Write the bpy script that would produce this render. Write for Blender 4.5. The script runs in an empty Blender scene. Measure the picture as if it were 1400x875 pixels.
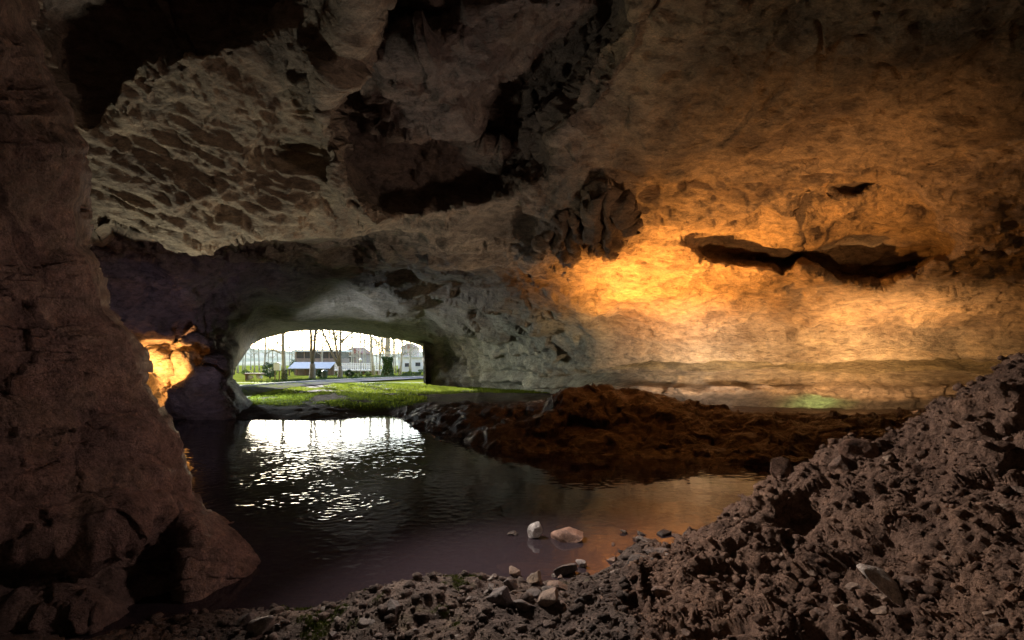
import bpy, bmesh, math, random
import numpy as np
from mathutils import Vector

random.seed(7)
R = math.radians
SC = bpy.context.scene
COL = SC.collection
CAMZ, F, CX, HZ = 2.0, 700.0, 700.0, 490.0      # eye height over the water, focal length, principal column, horizon row


def P(px, py, Y):
    return np.array([(px - CX) / F * Y, Y, CAMZ + (HZ - py) / F * Y])


# ------------------------------------------------------------------ noise (numpy)
def _hash(ix, iy, iz, seed):
    with np.errstate(over='ignore'):
        h = (ix.astype(np.uint32) * np.uint32(374761393) + iy.astype(np.uint32) * np.uint32(668265263)
             + iz.astype(np.uint32) * np.uint32(2147483647) + np.uint32((seed * 144665) & 0xffffffff))
        h = (h ^ (h >> np.uint32(13))) * np.uint32(1274126177)
        h = (h ^ (h >> np.uint32(16))) * np.uint32(2246822519)
        h = h ^ (h >> np.uint32(15))
    return h


_G = np.random.RandomState(3).normal(size=(256, 3))
_G = (_G / np.linalg.norm(_G, axis=1, keepdims=True)).astype(np.float32)


def perlin(p, seed=0):
    p = np.asarray(p, dtype=np.float32)
    i = np.floor(p).astype(np.int64)
    f = p - i
    u = f * f * f * (f * (f * 6 - 15) + 10)
    out = np.zeros(len(p), np.float32)
    for dx in (0, 1):
        wx = u[:, 0] if dx else 1 - u[:, 0]
        for dy in (0, 1):
            wy = u[:, 1] if dy else 1 - u[:, 1]
            for dz in (0, 1):
                wz = u[:, 2] if dz else 1 - u[:, 2]
                g = _G[_hash(i[:, 0] + dx, i[:, 1] + dy, i[:, 2] + dz, seed) & np.uint32(255)]
                d = g[:, 0] * (f[:, 0] - dx) + g[:, 1] * (f[:, 1] - dy) + g[:, 2] * (f[:, 2] - dz)
                out += wx * wy * wz * d
    return out * 1.6


def worley(p, seed=0):
    """F1 and F2 distances."""
    p = np.asarray(p, dtype=np.float32)
    i = np.floor(p).astype(np.int64)
    f1 = np.full(len(p), 9.0, np.float32)
    f2 = np.full(len(p), 9.0, np.float32)
    for dx in (-1, 0, 1):
        for dy in (-1, 0, 1):
            for dz in (-1, 0, 1):
                h = _hash(i[:, 0] + dx, i[:, 1] + dy, i[:, 2] + dz, seed)
                fx = (h & np.uint32(1023)).astype(np.float32) / 1023
                fy = ((h >> np.uint32(10)) & np.uint32(1023)).astype(np.float32) / 1023
                fz = ((h >> np.uint32(20)) & np.uint32(1023)).astype(np.float32) / 1023
                d = (i[:, 0] + dx + fx - p[:, 0]) ** 2 + (i[:, 1] + dy + fy - p[:, 1]) ** 2 + (i[:, 2] + dz + fz - p[:, 2]) ** 2
                m = d < f1
                f2 = np.where(m, f1, np.minimum(f2, d))
                f1 = np.where(m, d, f1)
    return np.sqrt(f1), np.sqrt(f2)


def facet(p, seed=0, tilt=1.0, step=0.5):
    """flat tilted facets with sharp steps, like broken rock"""
    p = np.asarray(p, dtype=np.float32)
    i = np.floor(p).astype(np.int64)
    f1 = np.full(len(p), 9.0, np.float32)
    val = np.zeros(len(p), np.float32)
    for dx in (-1, 0, 1):
        for dy in (-1, 0, 1):
            for dz in (-1, 0, 1):
                h = _hash(i[:, 0] + dx, i[:, 1] + dy, i[:, 2] + dz, seed)
                ox = p[:, 0] - (i[:, 0] + dx + (h & np.uint32(1023)).astype(np.float32) / 1023)
                oy = p[:, 1] - (i[:, 1] + dy + ((h >> np.uint32(10)) & np.uint32(1023)).astype(np.float32) / 1023)
                oz = p[:, 2] - (i[:, 2] + dz + ((h >> np.uint32(20)) & np.uint32(1023)).astype(np.float32) / 1023)
                d = ox * ox + oy * oy + oz * oz
                m = d < f1
                g = _G[(h >> np.uint32(7)) & np.uint32(255)]
                r = ((h >> np.uint32(3)) & np.uint32(255)).astype(np.float32) / 255 - 0.5
                val = np.where(m, tilt * (g[:, 0] * ox + g[:, 1] * oy + g[:, 2] * oz) + step * r, val)
                f1 = np.where(m, d, f1)
    return val


def wfade(wl, cell):
    return np.clip((wl / cell - 2.0) / 2.5, 0, 1)


def fbm(p, wl, octs, cell, seed=0, gain=0.5, ridged=False):
    out = np.zeros(len(p), np.float32)
    a = 1.0
    for k in range(octs):
        n = perlin(p / wl, seed + k * 17)
        if ridged:
            n = 1 - 2 * np.abs(n) - 0.5
        out += a * n * wfade(wl, cell)
        a *= gain
        wl *= 0.5
    return out


def sstep(a, b, x):
    t = np.clip((x - a) / (b - a), 0, 1)
    return t * t * (3 - 2 * t)


def poly_sd(x, y, poly):
    """signed distance to a polygon, positive inside"""
    poly = np.array(poly, float)
    n = len(poly)
    d = np.full(x.shape, 1e9)
    inside = np.zeros(x.shape, bool)
    for k in range(n):
        x0, y0 = poly[k]
        x1, y1 = poly[(k + 1) % n]
        ex, ey = x1 - x0, y1 - y0
        t = np.clip(((x - x0) * ex + (y - y0) * ey) / (ex * ex + ey * ey + 1e-12), 0, 1)
        d = np.minimum(d, (x - x0 - t * ex) ** 2 + (y - y0 - t * ey) ** 2)
        c = (y0 <= y) != (y1 <= y)
        with np.errstate(divide='ignore', invalid='ignore'):
            xi = x0 + (y - y0) * ex / (ey if ey else 1e-12)
        inside ^= c & (x < xi)
    d = np.sqrt(d)
    return np.where(inside, d, -d)


class TPS:
    def __init__(self, pts, vals, lam=1e-4):
        self.p = np.array(pts, float)
        n = len(self.p)
        K = self._k(self.p, self.p) + lam * np.eye(n)
        A = np.zeros((n + 3, n + 3))
        A[:n, :n] = K
        A[:n, n] = 1
        A[:n, n + 1:] = self.p
        A[n, :n] = 1
        A[n + 1:, :n] = self.p.T
        b = np.zeros(n + 3)
        b[:n] = vals
        self.w = np.linalg.solve(A, b)

    @staticmethod
    def _k(a, b):
        d2 = (a[:, None, 0] - b[None, :, 0]) ** 2 + (a[:, None, 1] - b[None, :, 1]) ** 2
        return 0.5 * d2 * np.log(d2 + 1e-12)

    def __call__(self, q):
        q = np.asarray(q, float)
        n = len(self.p)
        out = np.empty(len(q))
        for s in range(0, len(q), 40000):
            c = q[s:s + 40000]
            out[s:s + 40000] = self._k(c, self.p) @ self.w[:n] + self.w[n] + c @ self.w[n + 1:]
        return out


# ------------------------------------------------------------------ mesh helpers
def mesh_obj(name, verts, faces, mat, parent=None, tint=None, smooth=True):
    """verts (N,3) array, faces (M,4) or (M,3) int array"""
    me = bpy.data.meshes.new(name)
    verts = np.asarray(verts, np.float32)
    faces = np.asarray(faces, np.int32)
    k = faces.shape[1]
    me.vertices.add(len(verts))
    me.vertices.foreach_set('co', verts.ravel())
    me.loops.add(faces.size)
    me.loops.foreach_set('vertex_index', faces.ravel())
    me.polygons.add(len(faces))
    me.polygons.foreach_set('loop_start', np.arange(0, faces.size, k, dtype=np.int32))
    me.polygons.foreach_set('use_smooth', np.full(len(faces), smooth, dtype=bool))
    me.update(calc_edges=True)
    if tint is not None:
        at = me.attributes.new('tint', 'FLOAT_COLOR', 'POINT')
        c = np.ones((len(verts), 4), np.float32)
        c[:, :3] = tint
        at.data.foreach_set('color', c.ravel())
    me.validate()
    o = bpy.data.objects.new(name, me)
    me.materials.append(mat)
    COL.objects.link(o)
    if parent:
        o.parent = parent
    return o


def pyd(name, verts, faces, mat, parent=None, smooth=False):
    me = bpy.data.meshes.new(name)
    me.from_pydata([tuple(v) for v in verts], [], [tuple(f) for f in faces])
    me.update()
    for p in me.polygons:
        p.use_smooth = smooth
    me.materials.append(mat)
    o = bpy.data.objects.new(name, me)
    COL.objects.link(o)
    if parent:
        o.parent = parent
    return o


def compact(verts, faces, tint=None):
    used = np.unique(faces)
    remap = np.full(len(verts), -1, np.int64)
    remap[used] = np.arange(len(used))
    return verts[used], remap[faces], (None if tint is None else tint[used])


def grid_faces(nr, nc, flip=False):
    a = (np.arange(nr - 1)[:, None] * nc + np.arange(nc - 1)[None, :]).ravel()
    f = np.stack([a, a + 1, a + nc + 1, a + nc], 1)
    return f[:, ::-1] if flip else f


def grid_normals(V, nr, nc):
    G = V.reshape(nr, nc, 3)
    du = np.gradient(G, axis=1)
    dv = np.gradient(G, axis=0)
    n = np.cross(du, dv)
    n /= np.linalg.norm(n, axis=2, keepdims=True) + 1e-9
    return n.reshape(-1, 3)


def empty(name, loc):
    o = bpy.data.objects.new(name, None)
    o.location = loc
    o.empty_display_size = 0.2
    COL.objects.link(o)
    return o


def tag(o, label, cat, group=None):
    o['label'] = label
    o['category'] = cat
    if group:
        o['group'] = group
    return o


def struct(o, kind='structure'):
    o['kind'] = kind
    return o


# ------------------------------------------------------------------ materials
def newmat(name):
    m = bpy.data.materials.new(name)
    m.use_nodes = True
    nt = m.node_tree
    nt.nodes.clear()
    out = nt.nodes.new('ShaderNodeOutputMaterial')
    b = nt.nodes.new('ShaderNodeBsdfPrincipled')
    nt.links.new(b.outputs[0], out.inputs[0])
    return m, nt, b, out


def N(nt, t, **kw):
    n = nt.nodes.new(t)
    for k, v in kw.items():
        if k.startswith('i_'):
            n.inputs[k[2:].replace('_', ' ')].default_value = v
        else:
            setattr(n, k, v)
    return n


def mixc(nt, mode, fac, a, b):
    m = nt.nodes.new('ShaderNodeMix')
    m.data_type = 'RGBA'
    m.blend_type = mode
    for sock, v in ((m.inputs[0], fac), (m.inputs[6], a), (m.inputs[7], b)):
        if hasattr(v, 'default_value') or isinstance(v, bpy.types.NodeSocket):
            nt.links.new(v, sock)
        else:
            sock.default_value = v
    return m.outputs[2]


def noise_node(nt, scale, detail=6, rough=0.6, dist=0.0, vec=None):
    n = N(nt, 'ShaderNodeTexNoise')
    n.inputs['Scale'].default_value = scale
    n.inputs['Detail'].default_value = detail
    n.inputs['Roughness'].default_value = rough
    n.inputs['Distortion'].default_value = dist
    if vec is not None:
        nt.links.new(vec, n.inputs['Vector'])
    return n.outputs[0]


def ramp(nt, fac, stops):
    r = nt.nodes.new('ShaderNodeValToRGB')
    e = r.color_ramp.elements
    while len(e) < len(stops):
        e.new(0.5)
    for el, (p, c) in zip(e, stops):
        el.position = p
        el.color = c if len(c) == 4 else (*c, 1)
    nt.links.new(fac, r.inputs[0])
    return r.outputs[0]


def rock_material(name, s=1.0, rough=0.8, bump=0.6, spec=0.3, stretch=(1, 1, 1), dark=0.35, wet=None, fine_k=0.75):
    m, nt, b, out = newmat(name)
    tc = N(nt, 'ShaderNodeTexCoord')
    mp = N(nt, 'ShaderNodeMapping')
    mp.inputs['Scale'].default_value = stretch
    nt.links.new(tc.outputs['Object'], mp.inputs[0])
    v = mp.outputs[0]
    at = N(nt, 'ShaderNodeAttribute', attribute_name='tint')
    big = ramp(nt, noise_node(nt, 0.9 * s, 5, 0.6, 0.6, v), [(0.3, (0.62, 0.58, 0.56)), (0.5, (1, 1, 1)), (0.72, (1.28, 1.22, 1.1))])
    c = mixc(nt, 'MULTIPLY', 1.0, at.outputs['Color'], big)
    mid = ramp(nt, noise_node(nt, 5 * s, 8, 0.7, 0.4, v), [(0.32, (dark * .8, dark * .75, dark * .72)), (0.47, (0.9, 0.88, 0.85)), (0.66, (1.5, 1.45, 1.38))])
    c = mixc(nt, 'MULTIPLY', 0.8, c, mid)
    fine = ramp(nt, noise_node(nt, 34 * s, 6, 0.7, 0, v), [(0.34, (0.45, 0.43, 0.4)), (0.5, (1.0, 1.0, 1.0)), (0.68, (1.55, 1.52, 1.48))])
    c = mixc(nt, 'MULTIPLY', fine_k, c, fine)
    nt.links.new(c, b.inputs['Base Color'])
    b.inputs['Roughness'].default_value = rough
    b.inputs['Specular IOR Level'].default_value = spec
    n1 = noise_node(nt, 9 * s, 10, 0.68, 0.3, v)
    n2 = noise_node(nt, 45 * s, 6, 0.7, 0, v)
    ad = N(nt, 'ShaderNodeMath', operation='MULTIPLY_ADD')
    nt.links.new(n2, ad.inputs[0])
    ad.inputs[1].default_value = 0.25
    nt.links.new(n1, ad.inputs[2])
    bp = N(nt, 'ShaderNodeBump')
    bp.inputs['Strength'].default_value = bump
    bp.inputs['Distance'].default_value = 0.24 / s
    nt.links.new(ad.outputs[0], bp.inputs['Height'])
    nt.links.new(bp.outputs[0], b.inputs['Normal'])
    if wet:
        rr = ramp(nt, noise_node(nt, 2.2 * s, 5, 0.6, 0, v), [(0.42, (wet, wet, wet)), (0.6, (rough, rough, rough))])
        nt.links.new(rr, b.inputs['Roughness'])
    return m


def simple_mat(name, col, rough=0.7, var=0.25, scale=4.0, bump=0.0, metal=0.0, emit=None, spec=0.4):
    m, nt, b, out = newmat(name)
    tc = N(nt, 'ShaderNodeTexCoord')
    n = noise_node(nt, scale, 5, 0.6, 0, tc.outputs['Object'])
    lo = tuple(c * (1 - var) for c in col)
    hi = tuple(min(1, c * (1 + var)) for c in col)
    c = ramp(nt, n, [(0.3, lo), (0.7, hi)])
    nt.links.new(c, b.inputs['Base Color'])
    b.inputs['Roughness'].default_value = rough
    b.inputs['Metallic'].default_value = metal
    b.inputs['Specular IOR Level'].default_value = spec
    if bump:
        bp = N(nt, 'ShaderNodeBump')
        bp.inputs['Strength'].default_value = bump
        bp.inputs['Distance'].default_value = 0.03
        nt.links.new(n, bp.inputs['Height'])
        nt.links.new(bp.outputs[0], b.inputs['Normal'])
    return m


M_ROCK = rock_material('cave_limestone', bump=0.85, rough=0.62, spec=0.35, stretch=(0.75, 1.2, 1.9), fine_k=0.5)
M_BUTT = rock_material('buttress_limestone', s=1.5, bump=0.9, rough=0.6, spec=0.35)
M_EARTH = rock_material('cave_earth', s=2.2, rough=0.85, bump=0.8, spec=0.2, dark=0.4)
M_STONE = rock_material('loose_stone', s=3.0, rough=0.6, bump=0.5, spec=0.4)
M_BANK = rock_material('wet_mud_bank', s=1.2, rough=0.7, bump=0.8, spec=0.4, wet=0.35)

# ------------------------------------------------------------------ the cave roof and walls
ARCH = [(317, 516), (321, 504), (330, 492), (338, 480), (346, 470), (360, 463), (382, 457.5), (395, 454), (418, 451.5), (445, 451),
        (470, 453), (495, 456.5), (520, 460), (545, 464), (562, 468), (577, 473), (578.5, 500), (579, 524), (579, 640), (420, 640), (372, 566), (347, 552), (331, 537)]

right_pts = [
    # px, py, Y
    (1300, 575, 16.2), (1300, 490, 16.6), (1300, 455, 15.7), (1300, 400, 13.0), (1300, 330, 10.7), (1300, 250, 9.0), (1300, 150, 7.4), (1300, 50, 6.1), (1300, -100, 4.9), (1300, -350, 3.4),
    (1050, 575, 16.6), (1050, 490, 17.2), (1050, 455, 16.4), (1050, 400, 13.8), (1050, 330, 11.2), (1050, 250, 9.4), (1050, 150, 7.8), (1050, 50, 6.4), (1050, -100, 5.1), (1050, -350, 3.6),
    (880, 575, 18.0), (880, 500, 18.3), (880, 455, 17.0), (880, 400, 14.0), (880, 330, 11.5), (880, 250, 9.6), (880, 150, 7.9), (880, 50, 6.5), (880, -100, 5.2), (880, -350, 3.7),
    (780, 600, 22.0), (780, 520, 22.0), (780, 470, 19.6), (780, 430, 16.4), (780, 380, 13.4), (780, 320, 11.4),
    (690, 600, 27.0), (690, 520, 27.0), (690, 470, 24.0), (690, 430, 19.0), (690, 380, 14.8), (690, 320, 11.9), (690, 250, 9.9), (690, 150, 8.1), (690, 50, 6.7), (690, -100, 5.3), (690, -350, 3.8),
    (620, 600, 31.5), (620, 520, 31.5), (620, 470, 30.0), (620, 440, 24.5),
    (1500, 600, 14.6), (1500, 490, 15.2), (1500, 430, 13.5), (1500, 330, 9.9), (1500, 150, 6.9), (1500, -100, 4.6), (1500, -350, 3.2),
    (1800, 600, 11.6), (1800, 490, 12.0), (1800, 400, 10.2), (1800, 250, 7.4), (1800, 50, 5.2), (1800, -350, 2.9)]
F_pts = right_pts + [
    (60, 330, 8.2), (150, 330, 8.7), (250, 330, 9.1), (400, 325, 9.9), (550, 322, 11.2),
    (60, 200, 6.9), (200, 200, 7.6), (400, 200, 8.4), (550, 200, 8.9), (60, 60, 5.7), (250, 60, 6.2), (400, 60, 6.7), (550, 60, 6.8),
    (-300, 330, 6.4), (-300, 60, 4.6), (-300, -350, 3.0), (100, -350, 3.3), (400, -350, 3.6), (100, -100, 4.7), (400, -100, 5.2),
    (60, 560, 13), (400, 450, 18), (-300, 560, 9)]
B_pts = right_pts + [
    (-300, 345, 10.5), (-300, 600, 13.0), (60, 345, 12.4), (60, 450, 14.5), (60, 600, 16.5), (150, 345, 12.9), (150, 400, 14.6), (150, 600, 17.2),
    (240, 345, 13.3), (240, 400, 15.2), (240, 460, 16.4), (240, 600, 17.8), (285, 470, 17.2), (285, 420, 16.8), (300, 600, 17.4), (305, 500, 17.3), (300, 390, 16.6),
    (330, 600, 17.4), (335, 552, 18.2), (318, 522, 18.9), (322, 430, 19.5), (322, 480, 20.5), (335, 455, 25), (346, 468, 31),
    (400, 340, 13.6), (400, 380, 16.2), (400, 420, 21.5), (400, 443, 29.0), (400, 453, 33.0),
    (480, 335, 13.2), (480, 380, 16.6), (480, 420, 22.5), (480, 444, 29.5), (480, 456, 33.5), (560, 335, 12.7), (560, 380, 16.6), (560, 420, 21.8), (560, 450, 29.0), (575, 472, 33.5), (579, 500, 33.8), (579, 600, 33.8),
    (250, 200, 9), (100, -100, 5), (450, 100, 7.5), (-300, 0, 4.5), (400, -350, 3.6), (-300, -350, 3.0)]


def tps_px(pts):
    a = np.array(pts, float)
    return TPS(a[:, :2] / 300.0, np.log(a[:, 2]), 2e-4)


TF, TB = tps_px(F_pts), tps_px(B_pts)


def axis(segs):
    out = []
    for a, b, s in segs:
        out.append(np.arange(a, b, s))
    return np.concatenate(out)


gx = axis([(-360, -20, 7), (-20, 1420, 1.9), (1420, 1800, 7)])
gy = axis([(-360, -20, 7), (-20, 600, 1.9)])
nc, nr = len(gx), len(gy)
PX, PY = [a.ravel() for a in np.meshgrid(gx, gy)]
q = np.stack([PX, PY], 1)
YF, YB = np.exp(TF(q / 300.0)), np.exp(TB(q / 300.0))


def jit(wl, amp, seed):
    return amp * (perlin(np.stack([PX / wl, PY / wl, np.full_like(PX, 3.3)], 1), seed) + 0.5 * perlin(np.stack([PX / wl * 2.3, PY / wl * 2.3, np.full_like(PX, 7.3)], 1), seed + 1))


# the lip of the front vault: behind it the deeper roof steps up
lip = np.interp(PX, [-360, 60, 100, 120, 140, 155, 180, 220, 300, 400, 500, 560, 620, 700], [300, 315, 331, 333, 328, 316, 327, 332, 331, 326, 322, 316, 312, 300])
soft = np.interp(PX, [-360, 300, 450, 560, 640, 720], [2.5, 2.5, 5, 18, 60, 90])
mF = 1 - sstep(-1, 1, (PY - lip + jit(60, 4, 5)) / soft)
YY = np.exp(mF * np.log(YF) + (1 - mF) * np.log(YB))


def layer(poly, fac, edge, jw=40, ja=5, seed=1, fade=None):
    global YY
    sd = poly_sd(PX, PY, poly) + jit(jw, ja, seed)
    m = sstep(-edge * 0.4, edge, sd)
    if fade is not None:
        m = m * fade
    YY = YY * (1 + (fac - 1) * m)
    return m


# dark hollow over the left vault
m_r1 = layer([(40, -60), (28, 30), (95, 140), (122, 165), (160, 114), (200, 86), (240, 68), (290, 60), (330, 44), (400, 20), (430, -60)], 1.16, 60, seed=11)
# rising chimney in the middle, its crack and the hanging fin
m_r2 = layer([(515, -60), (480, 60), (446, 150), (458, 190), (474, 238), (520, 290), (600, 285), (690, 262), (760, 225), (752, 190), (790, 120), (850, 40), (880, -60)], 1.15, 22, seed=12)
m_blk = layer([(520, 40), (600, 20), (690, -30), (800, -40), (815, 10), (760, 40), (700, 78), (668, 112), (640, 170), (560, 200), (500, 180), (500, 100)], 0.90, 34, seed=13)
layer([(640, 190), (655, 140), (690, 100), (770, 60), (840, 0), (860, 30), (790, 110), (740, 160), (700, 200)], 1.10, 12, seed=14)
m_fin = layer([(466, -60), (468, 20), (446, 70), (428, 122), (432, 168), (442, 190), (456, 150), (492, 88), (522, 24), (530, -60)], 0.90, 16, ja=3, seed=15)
m_fold = layer([(452, 200), (470, 205), (505, 270), (540, 300), (520, 315), (470, 300), (440, 250)], 0.93, 14, seed=16)
# the hanging claws beside the lamp-lit roof
layer([(700, 335), (760, 262), (800, 240), (880, 250), (900, 300), (870, 350), (820, 380), (760, 395), (715, 370)], 0.985, 30, seed=17)
m_boss = sstep(-25, 15, poly_sd(PX, PY, [(715, 345), (740, 300), (765, 275), (800, 255), (850, 255), (872, 290), (872, 340), (845, 372), (830, 410), (800, 400), (760, 395), (725, 380)]))
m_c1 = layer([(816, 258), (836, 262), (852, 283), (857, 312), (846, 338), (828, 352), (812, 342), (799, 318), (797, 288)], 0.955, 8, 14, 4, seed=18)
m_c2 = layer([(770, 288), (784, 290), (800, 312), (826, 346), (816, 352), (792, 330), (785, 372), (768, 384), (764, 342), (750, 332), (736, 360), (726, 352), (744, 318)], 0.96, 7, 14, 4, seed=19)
fan1 = np.arctan2(PX - 822, PY - 236)
fan2 = np.arctan2(PX - 776, PY - 262)
# long shadowed ledge in the right roof: the roof steps up in front of it
ledge = np.interp(PX, [900, 940, 970, 1010, 1050, 1070, 1095, 1120, 1150, 1200, 1240, 1270, 1300, 1340], [335, 338, 354, 360, 368, 372, 360, 372, 384, 390, 378, 362, 350, 338])
lfl = np.interp(PX, [940, 1000, 1040, 1090, 1130, 1200, 1250, 1290], [25, 45, 60, 40, 80, 105, 80, 40])
lf = np.clip(1 - (ledge - PY) / (lfl * 1.5), 0, 1) ** 0.7 * sstep(930, 985, PX) * (1 - sstep(1270, 1330, PX))
m_led = sstep(-4, 12, (ledge - PY) + jit(26, 4, 21)) * lf
YY = YY * (1 + 0.18 * m_led)
ledge2 = np.interp(PX, [1130, 1150, 1180, 1195], [262, 268, 264, 256])
YY = YY * (1 + 0.07 * sstep(-2, 6, ledge2 - PY + jit(20, 2, 22)) * np.clip(1 - (ledge2 - PY) / 26, 0, 1) * sstep(1138, 1150, PX) * (1 - sstep(1180, 1198, PX)))
# a pier nub on the left of the far mouth, buttress folds of the rear-left wall
layer([(296, 380), (330, 380), (352, 410), (342, 470), (318, 505), (335, 548), (318, 560), (300, 520), (308, 470)], 0.97, 18, seed=23)
layer([(200, 360), (300, 350), (310, 400), (270, 425), (225, 410)], 0.96, 26, seed=24)
# lit niche in the rear-left wall
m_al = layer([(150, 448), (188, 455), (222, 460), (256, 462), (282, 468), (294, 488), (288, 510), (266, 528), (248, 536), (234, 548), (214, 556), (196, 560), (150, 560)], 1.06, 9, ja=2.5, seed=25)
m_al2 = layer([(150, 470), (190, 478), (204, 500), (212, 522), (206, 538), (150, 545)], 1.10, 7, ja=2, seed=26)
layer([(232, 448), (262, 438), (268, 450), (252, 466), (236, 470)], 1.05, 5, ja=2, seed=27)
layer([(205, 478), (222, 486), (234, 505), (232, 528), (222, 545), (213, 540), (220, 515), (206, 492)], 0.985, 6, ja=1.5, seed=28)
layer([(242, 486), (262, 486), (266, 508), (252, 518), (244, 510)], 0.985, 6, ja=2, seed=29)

V = np.stack([(PX - CX) / F * YY, YY, CAMZ + (HZ - PY) / F * YY], 1)
gr = np.hypot(np.gradient(YY.reshape(nr, nc), axis=0).ravel(), np.gradient(YY.reshape(nr, nc), axis=1).ravel())
cell = np.maximum(YY / F * 1.9, 0.012)
cell = np.hypot(cell, 0.8 * np.maximum(gr - 0.03 * YY / 9, 0))
nrm = grid_normals(V, nr, nc)
flip = (nrm * (np.array([0, 0, CAMZ]) - V)).sum(1) < 0
nrm[flip] *= -1

# regional masks (bedded wall low on the right, scalloped vault on the left ...)
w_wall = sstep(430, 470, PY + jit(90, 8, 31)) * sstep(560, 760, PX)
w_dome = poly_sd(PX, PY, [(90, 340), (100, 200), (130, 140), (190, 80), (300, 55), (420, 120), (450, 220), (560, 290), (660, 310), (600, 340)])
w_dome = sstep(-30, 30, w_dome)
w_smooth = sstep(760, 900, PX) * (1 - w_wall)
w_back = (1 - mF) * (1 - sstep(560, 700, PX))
scl = np.clip(YY / 9.0, 0.6, 2.2)

warp = np.stack([perlin(V / 1.3, 41), perlin(V / 1.3, 42), perlin(V / 1.3, 43)], 1)
Vw = V + 0.35 * warp
rough = (1 - 0.68 * w_smooth) * (1 - 0.8 * w_wall) * (1 - 0.55 * w_dome) * (1 - 0.65 * sstep(9, 13, YY))
rough = np.maximum(rough, m_boss * 0.8)
disp = 0.30 * fbm(V, 2.6, 3, cell, 50) * (1 - 0.35 * w_smooth) * (1 - 0.5 * w_wall)
disp += 0.22 * rough * facet(Vw / np.array([1.1, 1.1, 0.7]), 70, 0.9, 0.7) * wfade(0.9, cell)
disp += 0.11 * rough * facet((V + 0.15 * warp) / np.array([0.48, 0.48, 0.30]), 71, 0.9, 0.7) * wfade(0.4, cell)
disp += 0.05 * (rough + 0.08) * facet((V + 0.06 * warp) / 0.2, 69, 0.9, 0.6) * wfade(0.2, cell)
disp += 0.09 * fbm(Vw, 0.9, 6, cell, 60, 0.5) * (1 - 0.4 * w_smooth) * (1 - 0.5 * w_wall)
disp += 0.035 * fbm(V / np.array([2.6, 2.6, 1.0]), 0.30, 4, cell, 61, 0.6, True) * w_smooth
# scallops in the vault, drawn out along the flow
ax = np.array([0.80, 0.45, -0.40])
ax /= np.linalg.norm(ax)
al = V @ ax
Vs = (V - 0.76 * al[:, None] * ax) + 0.22 * warp
g1, g2 = worley(Vs / 0.34, 72)
disp += w_dome * (-0.06) * (0.62 - g1) * wfade(0.34, cell)
g1, g2 = worley(Vs / 0.15 + 5, 73)
disp += w_dome * (-0.045) * (0.6 - g1) * wfade(0.15, cell)
disp += (w_dome * 0.085 + 0.05 * w_back) * fbm(Vs, 0.30, 6, cell, 75, 0.62, True)
disp += w_dome * 0.05 * fbm(Vs, 0.9, 3, cell, 76, 0.5)
# bedding in the low wall
zt = V[:, 2] + 0.05 * np.sin(V[:, 0] * 0.35) + 0.10 * perlin(V / np.array([3.0, 3.0, 1.2]), 80) + 0.012 * V[:, 0]
b1 = np.stack([V[:, 0] * 0.05, V[:, 1] * 0.05, zt * 2.6], 1)
b2 = np.stack([V[:, 0] * 0.16, V[:, 1] * 0.16, zt * 7.0], 1)
bed = 0.42 * perlin(b1, 81) + 0.16 * perlin(b2, 82)
bed = bed + 0.30 * sstep(1.74, 1.84, zt) - 0.26 * sstep(1.60, 1.50, zt) * sstep(1.0, 1.3, zt) - 0.2 * np.exp(-((zt - 1.66) / 0.035) ** 2)
disp += w_wall * sstep(740, 840, PX) * bed * 1.0
for z0, a0 in ((2.28, 0.10), (1.66, 0.16), (1.38, 0.10), (2.72, 0.08)):
    ln_ = zt + 0.03 * perlin(V / 0.8, 88) + 0.02 * perlin(V / 0.25, 89)
    disp += -w_wall * sstep(800, 900, PX) * a0 * np.exp(-((ln_ - z0) / 0.028) ** 2) * sstep(-0.35, 0.15, perlin(V / np.array([2.5, 2.5, 9.0]), 89 + int(z0 * 10)))
disp += (1 - sstep(760, 840, PX)) * sstep(540, 600, PX) * sstep(380, 430, PY) * (0.16 * facet((V + 0.3 * warp) / np.array([1.6, 1.6, 0.7]), 86, 0.9, 0.35) + 0.10 * fbm(V / np.array([1.6, 1.6, 0.6]), 0.7, 5, cell, 87, 0.6))
disp += w_wall * (1 - sstep(740, 840, PX)) * (0.35 * perlin(b1, 83) + 0.12 * fbm(Vw, 0.7, 4, cell, 84, 0.5, True))
low = w_wall * sstep(1.45, 1.1, zt) * sstep(820, 900, PX)
disp += low * (0.22 * fbm(Vw, 0.6, 5, cell, 85, 0.55) + 0.25)
# small pits and cracks in the smooth roof
pt = perlin(V / np.array([0.9, 0.35, 0.30]) + warp * 0.5, 90)
disp += -0.16 * sstep(0.42, 0.62, pt) * w_smooth
disp += -0.07 * sstep(0.40, 0.6, perlin(V / np.array([0.34, 0.16, 0.13]) + warp * 0.6, 98)) * w_smooth
cr = np.abs(perlin(Vw / np.array([3.2, 1.2, 0.7]), 91))
disp += -0.13 * sstep(0.03, 0.0, cr) * sstep(0.12, 0.4, perlin(V / 1.2, 92)) * w_smooth
disp += 0.035 * fbm(Vw, 0.35, 5, cell, 93, 0.6)
# ribs on the claws
disp += m_c1 * 0.20 * np.abs(np.sin(fan1 * 11 + 2.2 * jit(22, 0.5, 95))) + m_c2 * 0.18 * np.abs(np.sin(fan2 * 8 + 2.2 * jit(22, 0.5, 96)))
amp_edge = 1 - 0.75 * sstep(-22, -2, poly_sd(PX, PY, ARCH))
V = V + nrm * (disp * scl ** 0.55 * amp_edge)[:, None]

# mineral staining (ochre roof at the right, dun vault, violet-grey rear wall, olive near the mouth) plus painted shade
def colmix(base, w, c):
    return base * (1 - w[:, None]) + np.array(c) * w[:, None]


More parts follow.
